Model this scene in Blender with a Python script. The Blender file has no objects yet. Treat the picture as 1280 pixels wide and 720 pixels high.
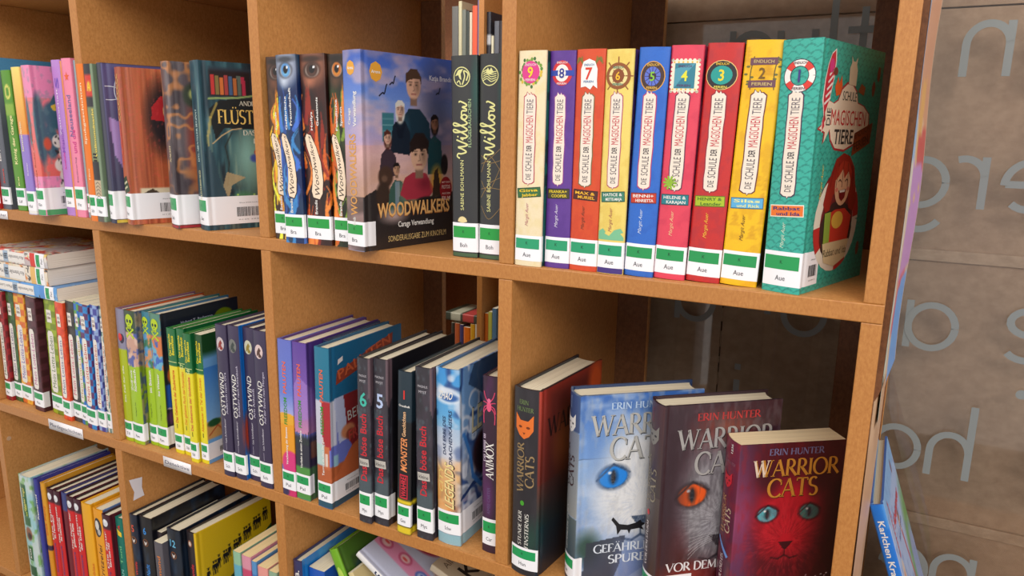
import bpy, math, random
import numpy as np
from mathutils import Matrix, Vector
from mathutils.geometry import tessellate_polygon

SC = bpy.context.scene
COL = SC.collection
Z0 = 1.46                      # height of the upper shelf above the floor (m)

# ------------------------------------------------------------------ camera
cam_d = bpy.data.cameras.new('camera')
cam_d.sensor_width = 36.0
cam_d.lens = 909.09 / 1280 * 36
cam_d.clip_start = 0.02
cam = bpy.data.objects.new('camera', cam_d)
COL.objects.link(cam)
cam.matrix_world = Matrix((
    (0.8840464305, -0.1113497943, 0.4539417716, 0.36801),
    (0.4671134297, 0.1765300147, -0.8663960975, -0.67),
    (0.0163386796, 0.9779766752, 0.2080737137, Z0 + 0.13580),
    (0, 0, 0, 1)))
SC.camera = cam

# ------------------------------------------------------------------ light
SC.view_settings.view_transform = 'Standard'
SC.view_settings.look = 'None'
SC.view_settings.gamma = 1.0
SC.view_settings.exposure = 0.0
w = bpy.data.worlds.new('world')
SC.world = w
w.use_nodes = True
w.node_tree.nodes['Background'].inputs[0].default_value = (1.0, 0.965, 0.93, 1)
w.node_tree.nodes['Background'].inputs[1].default_value = 0.80


def area(name, loc, tgt, sx, sy, power, colr):
    d = bpy.data.lights.new(name, 'AREA')
    d.shape = 'RECTANGLE'
    d.size, d.size_y, d.energy, d.color = sx, sy, power, colr
    o = bpy.data.objects.new(name, d)
    COL.objects.link(o)
    o.location = loc
    o.rotation_euler = (Vector(tgt) - Vector(loc)).to_track_quat('-Z', 'Y').to_euler()
    return o


area('ceiling_light', (1.3, -1.7, 2.75), (0.0, 0.2, 1.2), 1.6, 1.2, 41, (1.0, 0.96, 0.92))
area('ceiling_light', (-1.0, -1.5, 2.75), (-0.6, 0.2, 1.2), 1.6, 0.9, 20, (1.0, 0.96, 0.92))
area('ceiling_light', (-1.2, 0.25, 2.85), (-1.1, 0.75, 1.4), 1.0, 0.4, 30, (1.0, 0.93, 0.85))


# ------------------------------------------------------------------ helpers
def lin(c):
    c = np.asarray(c, float) / 255.0
    return np.where(c <= 0.04045, c / 12.92, ((c + 0.055) / 1.055) ** 2.4)


class MB:
    """collects grids and polygons with a colour per vertex"""
    def __init__(self):
        self.v, self.c, self.f, self.n = [], [], [], 0

    def grid(self, Pg, Cg=None, colr=None, flip=False):
        a, b = Pg.shape[:2]
        i = np.arange(a * b).reshape(a, b) + self.n
        q = np.stack([i[:-1, :-1], i[1:, :-1], i[1:, 1:], i[:-1, 1:]], -1).reshape(-1, 4)
        if flip:
            q = q[:, ::-1]
        self.f.append(q)
        self.v.append(Pg.reshape(-1, 3))
        if Cg is None:
            Cg = np.broadcast_to(lin(colr), (a * b, 3))
        self.c.append(np.asarray(Cg).reshape(-1, 3))
        self.n += a * b

    def faces(self, V, F, colr):
        V = np.asarray(V, float)
        self.v.append(V)
        self.c.append(np.broadcast_to(lin(colr), (len(V), 3)))
        self.f.append(np.asarray(F) + self.n)
        self.n += len(V)

    def box(self, lo, hi, colr=(255, 255, 255)):
        x0, y0, z0 = lo
        x1, y1, z1 = hi
        V = [(x0, y0, z0), (x1, y0, z0), (x1, y1, z0), (x0, y1, z0), (x0, y0, z1), (x1, y0, z1), (x1, y1, z1), (x0, y1, z1)]
        F = [(0, 3, 2, 1), (4, 5, 6, 7), (0, 1, 5, 4), (1, 2, 6, 5), (2, 3, 7, 6), (3, 0, 4, 7)]
        self.faces(V, F, colr)

    def prism(self, pts, z0, z1, colr=(255, 255, 255)):
        """horizontal outline pts (x, y) extruded from z0 to z1"""
        n = len(pts)
        V = [(x, y, z0) for x, y in pts] + [(x, y, z1) for x, y in pts]
        F = [(i, (i + 1) % n, n + (i + 1) % n, n + i) for i in range(n)]
        T = tessellate_polygon([[Vector((x, y, 0)) for x, y in pts]])
        self.faces(V, F, colr)
        self.faces([(x, y, z1) for x, y in pts], _orient(pts, T, 1), colr)
        self.faces([(x, y, z0) for x, y in pts], _orient(pts, T, -1), colr)

    def build(self, name, mat, parent=None, smooth=False, mm=True):
        V = np.concatenate(self.v)
        if mm:
            V = V * 0.001
        C = np.concatenate(self.c)
        me = bpy.data.meshes.new(name)
        loops = np.concatenate([f.reshape(-1) for f in self.f])
        tot = np.concatenate([np.full(len(f), f.shape[1]) for f in self.f])
        me.vertices.add(len(V))
        me.vertices.foreach_set('co', V.reshape(-1))
        me.loops.add(len(loops))
        me.loops.foreach_set('vertex_index', loops.astype(np.int32))
        me.polygons.add(len(tot))
        st = np.concatenate([[0], np.cumsum(tot)[:-1]])
        me.polygons.foreach_set('loop_start', st.astype(np.int32))
        me.polygons.foreach_set('loop_total', tot.astype(np.int32))
        me.update(calc_edges=True)
        at = me.color_attributes.new('Col', 'FLOAT_COLOR', 'POINT')
        at.data.foreach_set('color', np.concatenate([C, np.ones((len(C), 1))], 1).reshape(-1))
        if smooth:
            me.polygons.foreach_set('use_smooth', np.ones(len(tot), bool))
        me.materials.append(mat)
        o = bpy.data.objects.new(name, me)
        COL.objects.link(o)
        if parent is not None:
            o.parent = parent
        return o


def _orient(pts, T, sgn):
    out = []
    for a, b, c in T:
        ar = (pts[b][0] - pts[a][0]) * (pts[c][1] - pts[a][1]) - (pts[c][0] - pts[a][0]) * (pts[b][1] - pts[a][1])
        out.append((a, b, c) if ar * sgn > 0 else (a, c, b))
    return out


def empty(name, label, cat, group=None, loc=(0, 0, 0)):
    o = bpy.data.objects.new(name, None)
    o.empty_display_size = 0.02
    COL.objects.link(o)
    o.location = loc
    o['label'] = label
    o['category'] = cat
    if group:
        o['group'] = group
    return o


def vnoise(X, Y, seed=0):
    """smooth value noise, 0..1"""
    xi, yi = np.floor(X).astype(int), np.floor(Y).astype(int)
    fx, fy = X - xi, Y - yi
    fx, fy = fx * fx * (3 - 2 * fx), fy * fy * (3 - 2 * fy)

    def h(a, b):
        v = np.sin(a * 127.1 + b * 311.7 + seed * 74.7) * 43758.5453
        return v - np.floor(v)
    return (h(xi, yi) * (1 - fx) + h(xi + 1, yi) * fx) * (1 - fy) + (h(xi, yi + 1) * (1 - fx) + h(xi + 1, yi + 1) * fx) * fy


def fbm(X, Y, seed=0, o=3):
    r = sum(vnoise(X * 2 ** k, Y * 2 ** k, seed + k) / 2 ** k for k in range(o))
    return r / sum(1 / 2 ** k for k in range(o))


# ------------------------------------------------------------------ materials
def mat_base(name):
    m = bpy.data.materials.new(name)
    m.use_nodes = True
    nt = m.node_tree
    return m, nt, nt.nodes['Principled BSDF']


def mat_print(name, rough, coat=0.0, grain=0.0, spec=0.5, refl=0.80):
    m, nt, b = mat_base(name)
    a = nt.nodes.new('ShaderNodeVertexColor')
    a.layer_name = 'Col'
    tx = nt.nodes.new('ShaderNodeTexCoord')
    n = nt.nodes.new('ShaderNodeTexNoise')
    n.inputs['Scale'].default_value = 900
    n.inputs['Detail'].default_value = 2
    nt.links.new(tx.outputs['Object'], n.inputs['Vector'])
    dk = nt.nodes.new('ShaderNodeMix'); dk.data_type = 'RGBA'; dk.blend_type = 'MULTIPLY'; dk.inputs[0].default_value = 1.0
    dk.inputs[7].default_value = (refl, refl, refl * 1.02, 1)
    nt.links.new(a.outputs[0], dk.inputs[6])
    if grain:
        mx = nt.nodes.new('ShaderNodeMix')
        mx.data_type = 'RGBA'
        mx.blend_type = 'OVERLAY'
        mx.inputs[0].default_value = grain
        nt.links.new(dk.outputs[2], mx.inputs[6])
        nt.links.new(n.outputs['Fac'], mx.inputs[7])
        nt.links.new(mx.outputs[2], b.inputs['Base Color'])
    else:
        nt.links.new(dk.outputs[2], b.inputs['Base Color'])
    bp = nt.nodes.new('ShaderNodeBump')
    bp.inputs['Strength'].default_value = 0.04
    bp.inputs['Distance'].default_value = 0.0002
    nt.links.new(n.outputs['Fac'], bp.inputs['Height'])
    nt.links.new(bp.outputs[0], b.inputs['Normal'])
    b.inputs['Roughness'].default_value = rough
    b.inputs['Coat Weight'].default_value = coat
    b.inputs['Coat Roughness'].default_value = 0.15
    b.inputs['Specular IOR Level'].default_value = spec
    return m


M_COVER = mat_print('laminated_cover', 0.38, 0.15, 0.12)
M_PRINT = mat_print('printed_ink', 0.45)
M_LABEL = mat_print('label_paper', 0.35, 0.1, refl=0.92)
M_PLAIN = mat_print('plain_print', 0.6, 0, 0.15)

# page block: fine leaves seen edge-on
M_PAGE, nt, b = mat_base('book_pages')
a = nt.nodes.new('ShaderNodeVertexColor'); a.layer_name = 'Col'
tx = nt.nodes.new('ShaderNodeTexCoord')
mp = nt.nodes.new('ShaderNodeMapping')
mp.inputs['Scale'].default_value = (1600, 6, 6)
n = nt.nodes.new('ShaderNodeTexNoise')
n.inputs['Scale'].default_value = 1.0
n.inputs['Detail'].default_value = 3
r = nt.nodes.new('ShaderNodeValToRGB')
r.color_ramp.elements[0].position = 0.3
r.color_ramp.elements[0].color = (0.62, 0.58, 0.52, 1)
r.color_ramp.elements[1].position = 0.62
r.color_ramp.elements[1].color = (1, 1, 1, 1)
mx = nt.nodes.new('ShaderNodeMix'); mx.data_type = 'RGBA'; mx.blend_type = 'MULTIPLY'; mx.inputs[0].default_value = 0.75
nt.links.new(tx.outputs['Object'], mp.inputs[0]); nt.links.new(mp.outputs[0], n.inputs['Vector'])
nt.links.new(n.outputs['Fac'], r.inputs[0]); nt.links.new(a.outputs[0], mx.inputs[6]); nt.links.new(r.outputs[0], mx.inputs[7])
nt.links.new(mx.outputs[2], b.inputs['Base Color'])
b.inputs['Roughness'].default_value = 0.85


def mat_board(name, c0, c1, scale=(260, 260, 260), rough=0.5, blot=0.0):
    """speckled fibreboard / laminate between two colours"""
    m, nt, b = mat_base(name)
    tx = nt.nodes.new('ShaderNodeTexCoord')
    mp = nt.nodes.new('ShaderNodeMapping')
    mp.inputs['Scale'].default_value = scale
    n = nt.nodes.new('ShaderNodeTexNoise')
    n.inputs['Scale'].default_value = 1
    n.inputs['Detail'].default_value = 4
    n.inputs['Roughness'].default_value = 0.7
    n2 = nt.nodes.new('ShaderNodeTexNoise')
    n2.inputs['Scale'].default_value = 9
    n2.inputs['Detail'].default_value = 3
    ad = nt.nodes.new('ShaderNodeMath'); ad.operation = 'MULTIPLY_ADD'
    ad.inputs[1].default_value = blot
    r = nt.nodes.new('ShaderNodeValToRGB')
    r.color_ramp.elements[0].position = 0.33
    r.color_ramp.elements[1].position = 0.67
    r.color_ramp.elements[0].color = (*lin(c0), 1)
    r.color_ramp.elements[1].color = (*lin(c1), 1)
    nt.links.new(tx.outputs['Object'], mp.inputs[0]); nt.links.new(mp.outputs[0], n.inputs['Vector'])
    nt.links.new(tx.outputs['Object'], n2.inputs['Vector'])
    sb = nt.nodes.new('ShaderNodeMath'); sb.operation = 'SUBTRACT'; sb.inputs[1].default_value = 0.5
    nt.links.new(n2.outputs['Fac'], sb.inputs[0]); nt.links.new(sb.outputs[0], ad.inputs[0]); nt.links.new(n.outputs['Fac'], ad.inputs[2])
    nt.links.new(ad.outputs[0], r.inputs[0]); nt.links.new(r.outputs[0], b.inputs['Base Color'])
    bp = nt.nodes.new('ShaderNodeBump'); bp.inputs['Strength'].default_value = 0.15; bp.inputs['Distance'].default_value = 0.0004
    nt.links.new(n.outputs['Fac'], bp.inputs['Height']); nt.links.new(bp.outputs[0], b.inputs['Normal'])
    b.inputs['Roughness'].default_value = rough
    return m


M_PANEL = mat_board('beech_fibreboard', (178, 120, 62), (202, 144, 84), (330, 330, 200), 0.5, 0.25)
M_EDGE = mat_board('beech_edge_band', (162, 103, 47), (180, 122, 62), (420, 420, 200), 0.42, 0.2)
M_BACK = mat_board('dark_back_board', (112, 70, 42), (136, 90, 56), (260, 260, 160), 0.55, 0.2)
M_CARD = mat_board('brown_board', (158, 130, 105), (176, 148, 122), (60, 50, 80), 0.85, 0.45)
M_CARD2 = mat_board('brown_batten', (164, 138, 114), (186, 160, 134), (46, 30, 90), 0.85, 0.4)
M_WALL = mat_board('painted_wall', (205, 198, 186), (216, 210, 200), (90, 90, 90), 0.8)
M_FLOOR = mat_board('linoleum_floor', (120, 112, 100), (146, 138, 124), (40, 40, 40), 0.5)

M_GLASS, nt, b = mat_base('window_glass')
b.inputs['Transmission Weight'].default_value = 1.0
b.inputs['Roughness'].default_value = 0.0
b.inputs['IOR'].default_value = 1.5
b.inputs['Base Color'].default_value = (0.93, 0.96, 0.95, 1)
tp = nt.nodes.new('ShaderNodeBsdfTransparent')
gl = nt.nodes.new('ShaderNodeBsdfGlossy'); gl.inputs['Roughness'].default_value = 0.03
ms = nt.nodes.new('ShaderNodeMixShader')
fr = nt.nodes.new('ShaderNodeFresnel'); fr.inputs[0].default_value = 1.5
nt.links.new(fr.outputs[0], ms.inputs[0]); nt.links.new(tp.outputs[0], ms.inputs[1]); nt.links.new(gl.outputs[0], ms.inputs[2])
nt.links.new(ms.outputs[0], nt.nodes['Material Output'].inputs[0])
M_FROST, nt, b = mat_base('frosted_foil')
b.inputs['Base Color'].default_value = (*lin((128, 134, 134)), 1)
b.inputs['Roughness'].default_value = 0.7


# ------------------------------------------------------------------ lettering
_tc = {}


def sans(s, bold=False):
    k = (s, bold)
    if k in _tc:
        return _tc[k]
    cu = bpy.data.curves.new('t', 'FONT')
    cu.body = s
    cu.resolution_u = 2
    cu.offset = 0.018 if bold else 0.0
    ob = bpy.data.objects.new('t', cu)
    me = ob.to_mesh()
    me.calc_loop_triangles()
    V = np.zeros(len(me.vertices) * 3); me.vertices.foreach_get('co', V)
    T = np.zeros(len(me.loop_triangles) * 3, np.int32); me.loop_triangles.foreach_get('vertices', T)
    V = V.reshape(-1, 3)[:, :2].copy(); T = T.reshape(-1, 3).copy()
    ob.to_mesh_clear(); bpy.data.objects.remove(ob); bpy.data.curves.remove(cu)
    if len(V) == 0:
        V = np.zeros((3, 2)); T = np.array([[0, 1, 2]])
    V[:, 0] -= V[:, 0].min()
    L = V[:, 0].max() or 1
    V[:, 0] /= L
    V[:, 1] /= 0.7
    _tc[k] = (V, T, L / 0.7)
    return _tc[k]


def _arc(cx, cy, rx, ry, a0, a1, n=12):
    return [(cx + rx * math.cos(math.radians(a0 + (a1 - a0) * i / n)), cy + ry * math.sin(math.radians(a0 + (a1 - a0) * i / n))) for i in range(n + 1)]


# serif capitals: advance, strokes (k thick, t thin, c curve), serif feet
SER = {
    'A': (.86, [('t', [(.06, 0), (.42, 1)]), ('k', [(.42, 1), (.78, 0)]), ('t', [(.2, .36), (.64, .36)])], [(.06, 0), (.78, 0)]),
    'B': (.66, [('k', [(.14, 0), (.14, 1)]), ('c', [(.14, 1)] + _arc(.3, .76, .24, .24, 90, -90) + [(.14, .52)]), ('c', [(.14, .52)] + _arc(.32, .26, .28, .26, 90, -90) + [(.14, 0)])], []),
    'C': (.84, [('c', _arc(.5, .5, .42, .5, 42, 318, 18)), ('t', [(.81, .66), (.81, .92)])], []),
    'D': (.84, [('k', [(.14, 0), (.14, 1)]), ('c', [(.14, 1)] + _arc(.3, .5, .46, .5, 90, -90, 16) + [(.14, 0)])], []),
    'E': (.62, [('k', [(.14, 0), (.14, 1)]), ('t', [(.14, .98), (.54, .98), (.54, .86)]), ('t', [(.14, .52), (.46, .52)]), ('t', [(.14, .02), (.57, .02), (.57, .16)])], [(.14, 0), (.14, 1)]),
    'F': (.58, [('k', [(.14, 0), (.14, 1)]), ('t', [(.14, .98), (.54, .98), (.54, .84)]), ('t', [(.14, .5), (.44, .5)])], [(.14, 0), (.14, 1)]),
    'G': (.86, [('c', _arc(.5, .5, .42, .5, 45, 325, 18)), ('k', [(.8, .42), (.8, .12)])], [(.8, .42)]),
    'H': (.86, [('k', [(.14, 0), (.14, 1)]), ('k', [(.7, 0), (.7, 1)]), ('t', [(.14, .52), (.7, .52)])], [(.14, 0), (.14, 1), (.7, 0), (.7, 1)]),
    'I': (.34, [('k', [(.17, 0), (.17, 1)])], [(.17, 0), (.17, 1)]),
    'J': (.4, [('k', [(.24, 1), (.24, 0), (.1, -.2)])], [(.24, 1)]),
    'K': (.78, [('k', [(.14, 0), (.14, 1)]), ('t', [(.14, .45), (.62, 1)]), ('k', [(.28, .6), (.76, 0)])], [(.14, 0), (.14, 1), (.62, 1)]),
    'L': (.6, [('k', [(.14, 0), (.14, 1)]), ('t', [(.14, .02), (.56, .02), (.56, .18)])], [(.14, 1), (.14, 0)]),
    'M': (1.0, [('t', [(.12, 0), (.16, 1)]), ('k', [(.16, 1), (.5, .1)]), ('t', [(.5, .1), (.84, 1)]), ('k', [(.84, 1), (.88, 0)])], [(.12, 0), (.88, 0)]),
    'N': (.88, [('t', [(.14, 0), (.14, 1)]), ('k', [(.14, 1), (.74, 0)]), ('t', [(.74, 0), (.74, 1)])], [(.14, 0), (.74, 1)]),
    'O': (.98, [('c', _arc(.49, .5, .42, .5, 0, 360, 26))], []),
    'P': (.64, [('k', [(.14, 0), (.14, 1)]), ('c', [(.14, 1)] + _arc(.3, .74, .28, .26, 90, -90) + [(.14, .48)])], [(.14, 0)]),
    'R': (.74, [('k', [(.14, 0), (.14, 1)]), ('c', [(.14, 1)] + _arc(.3, .75, .26, .25, 90, -90) + [(.14, .5)]), ('k', [(.32, .5), (.74, 0)])], [(.14, 0)]),
    'S': (.6, [('c', _arc(.3, .75, .22, .25, 40, 230, 10) + _arc(.3, .25, .24, .25, 70, -140, 12))], []),
    'T': (.76, [('k', [(.38, 0), (.38, 1)]), ('t', [(.06, .84), (.06, .98), (.7, .98), (.7, .84)])], [(.38, 0)]),
    'U': (.84, [('k', [(.14, 1), (.14, .32)]), ('c', _arc(.42, .32, .28, .32, 180, 360, 12)), ('t', [(.7, .32), (.7, 1)])], [(.14, 1), (.7, 1)]),
    'V': (.84, [('k', [(.06, 1), (.42, 0)]), ('t', [(.42, 0), (.78, 1)])], [(.06, 1), (.78, 1)]),
    'W': (1.2, [('k', [(.06, 1), (.36, 0)]), ('t', [(.36, 0), (.62, .95)]), ('k', [(.6, 1), (.86, 0)]), ('t', [(.86, 0), (1.14, 1)])], [(.06, 1), (1.14, 1)]),
    'X': (.8, [('k', [(.1, 1), (.72, 0)]), ('t', [(.08, 0), (.7, 1)])], [(.1, 1), (.7, 1), (.08, 0), (.72, 0)]),
    'Z': (.68, [('t', [(.1, .84), (.1, .98), (.6, .98)]), ('k', [(.6, .98), (.08, .02)]), ('t', [(.08, .02), (.62, .02), (.62, .16)])], []),
    ' ': (.36, [], []),
}


def ribbon(pts, wfun):
    P = np.array(pts, float)
    d = np.gradient(P, axis=0)
    L = np.hypot(d[:, 0], d[:, 1]); L[L == 0] = 1
    d = d / L[:, None]
    nrm = np.stack([-d[:, 1], d[:, 0]], 1)
    wd = np.array([wfun(a) for a in d])[:, None] * 0.5
    V = np.concatenate([P + nrm * wd, P - nrm * wd])
    n = len(P)
    F = []
    for i in range(n - 1):
        F += [(i, i + 1, n + i), (i + 1, n + i + 1, n + i)]
    return V, F


def serif(s, bold=False):
    k = ('ser', s, bold)
    if k in _tc:
        return _tc[k]
    Vs, Fs, n, x = [], [], 0, 0
    K = .17 if bold else .13
    Tn = .07 if bold else .045
    for ch in s:
        uml = {'Ä': 'A', 'Ö': 'O', 'Ü': 'U'}.get(ch)
        adv, st, feet = SER.get(uml or ch, SER['I'])
        items = []
        for kind, pts in st:
            if kind == 'c':
                items.append(ribbon(pts, lambda d: Tn + (K - Tn) * abs(d[1]) ** 1.3))
            else:
                for q in range(len(pts) - 1):
                    items.append(ribbon(pts[q:q + 2], lambda d, kk=kind: K if kk == 'k' else Tn))
        for fx, fy in feet:
            y = .02 if fy < .5 else .98
            items.append(ribbon([(fx - .13, y), (fx + .13, y)], lambda d: .04))
        if uml:
            for dx in (-.13, .13):
                items.append(ribbon([(adv / 2 + dx - .05, 1.17), (adv / 2 + dx + .05, 1.17)], lambda d: .1))
        for V, F in items:
            Vs.append(V + np.array([x, 0])); Fs += [(a + n, b + n, c + n) for a, b, c in F]; n += len(V)
        x += adv
    V = np.concatenate(Vs)
    V[:, 0] -= V[:, 0].min(); L = V[:, 0].max(); V[:, 0] /= L
    _tc[k] = (V, np.array(Fs), L)
    return _tc[k]


def smooth_line(pts, n=6):
    """Catmull-Rom through the points"""
    P = [pts[0]] + list(pts) + [pts[-1]]
    out = []
    for i in range(1, len(P) - 2):
        p0, p1, p2, p3 = [np.array(q, float) for q in P[i - 1:i + 3]]
        for t in np.linspace(0, 1, n, endpoint=False):
            out.append(0.5 * ((2 * p1) + (-p0 + p2) * t + (2 * p0 - 5 * p1 + 4 * p2 - p3) * t * t + (-p0 + 3 * p1 - 3 * p2 + p3) * t ** 3))
    out.append(np.array(pts[-1], float))
    return out


# ------------------------------------------------------------------ cover painting
class Art:
    """paints colours (0..255) over points s (across), z (up), both in mm"""
    def __init__(self, s, z, base):
        self.s, self.z = s, z
        self.c = np.empty(s.shape + (3,)); self.c[:] = base

    def mix(self, m, c):
        m = np.clip(m, 0, 1)[..., None]
        self.c = self.c * (1 - m) + np.asarray(c, float) * m

    def ell(self, cx, cz, rx, rz, c, soft=.12, rot=0, a=1.0):
        ca, sa = math.cos(math.radians(rot)), math.sin(math.radians(rot))
        dx, dz = self.s - cx, self.z - cz
        u, v = (dx * ca + dz * sa) / rx, (-dx * sa + dz * ca) / rz
        self.mix((1 - np.sqrt(u * u + v * v)) / soft * a if a == 1 else np.clip((1 - np.sqrt(u * u + v * v)) / soft, 0, 1) * a, c)

    def rect(self, x0, z0, x1, z1, c, soft=1.0, a=1.0):
        m = np.minimum(np.minimum(self.s - x0, x1 - self.s), np.minimum(self.z - z0, z1 - self.z)) / soft + .5
        self.mix(np.clip(m, 0, 1) * a, c)

    def grad(self, z0, c0, z1, c1, a=1.0, x0=-1e9, x1=1e9):
        t = np.clip((self.z - z0) / (z1 - z0), 0, 1)[..., None]
        col = np.asarray(c0, float) * (1 - t) + np.asarray(c1, float) * t
        m = (np.clip((self.z > min(z0, z1)) & (self.z < max(z0, z1)), 0, 1) * (self.s >= x0) * (self.s <= x1) * a)[..., None]
        self.c = self.c * (1 - m) + col * m

    def poly(self, pts, c, a=1.0):
        ins = np.zeros(self.s.shape, bool)
        n = len(pts)
        for i in range(n):
            x0, y0 = pts[i]; x1, y1 = pts[(i + 1) % n]
            if y0 == y1:
                continue
            cr = ((y0 > self.z) != (y1 > self.z)) & (self.s < (x1 - x0) * (self.z - y0) / (y1 - y0) + x0)
            ins ^= cr
        self.mix(ins * a, c)

    def seg(self, x0, z0, x1, z1, wd, c, a=1.0):
        dx, dz = x1 - x0, z1 - z0
        L = dx * dx + dz * dz or 1
        t = np.clip(((self.s - x0) * dx + (self.z - z0) * dz) / L, 0, 1)
        d = np.hypot(self.s - x0 - t * dx, self.z - z0 - t * dz)
        self.mix(np.clip((wd / 2 - d) / .8 + .5, 0, 1) * a, c)

    def line(self, pts, wd, c, a=1.0):
        for p, q in zip(pts[:-1], pts[1:]):
            self.seg(*p, *q, wd, c, a)

    def noise(self, sx, sz, c, lo=.5, hi=.7, seed=0, a=1.0, o=3):
        n = fbm(self.s / sx, self.z / sz, seed, o)
        self.mix(np.clip((n - lo) / (hi - lo), 0, 1) * a, c)

    def swirl(self, sc, c, seed=0, k=3.0, lo=.55, a=.8):
        """flowing curved bands"""
        n = fbm(self.s / sc, self.z / sc, seed, 2)
        v = .5 + .5 * np.sin(n * k * 6.283 + self.s / sc + self.z / sc * .5)
        self.mix(np.clip((v - lo) / (1 - lo), 0, 1) * a, c)


# ------------------------------------------------------------------ book
class Pile:
    """printed pieces; flush() joins only those that touch or nearly touch"""
    def __init__(self):
        self.it = []

    def add(self, P, T, colr, V):
        self.it.append((P, T, colr, V[:, 0].min(), V[:, 1].min(), V[:, 0].max(), V[:, 1].max()))

    def flush(self, name, parent, gap):
        grp = []
        for k, a in enumerate(self.it):
            hit = [g for g in grp if any(a[3] - gap < b[5] and b[3] - gap < a[5] and a[4] - gap < b[6] and b[4] - gap < a[6] for b in (self.it[i] for i in g))]
            new = [k]
            for g in hit:
                new = g + new
                grp.remove(g)
            grp.append(new)
        for g in grp:
            m = MB()
            for i in sorted(g):
                m.faces(self.it[i][0], self.it[i][1], self.it[i][2])
            m.build(name, M_PRINT, parent)


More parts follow.
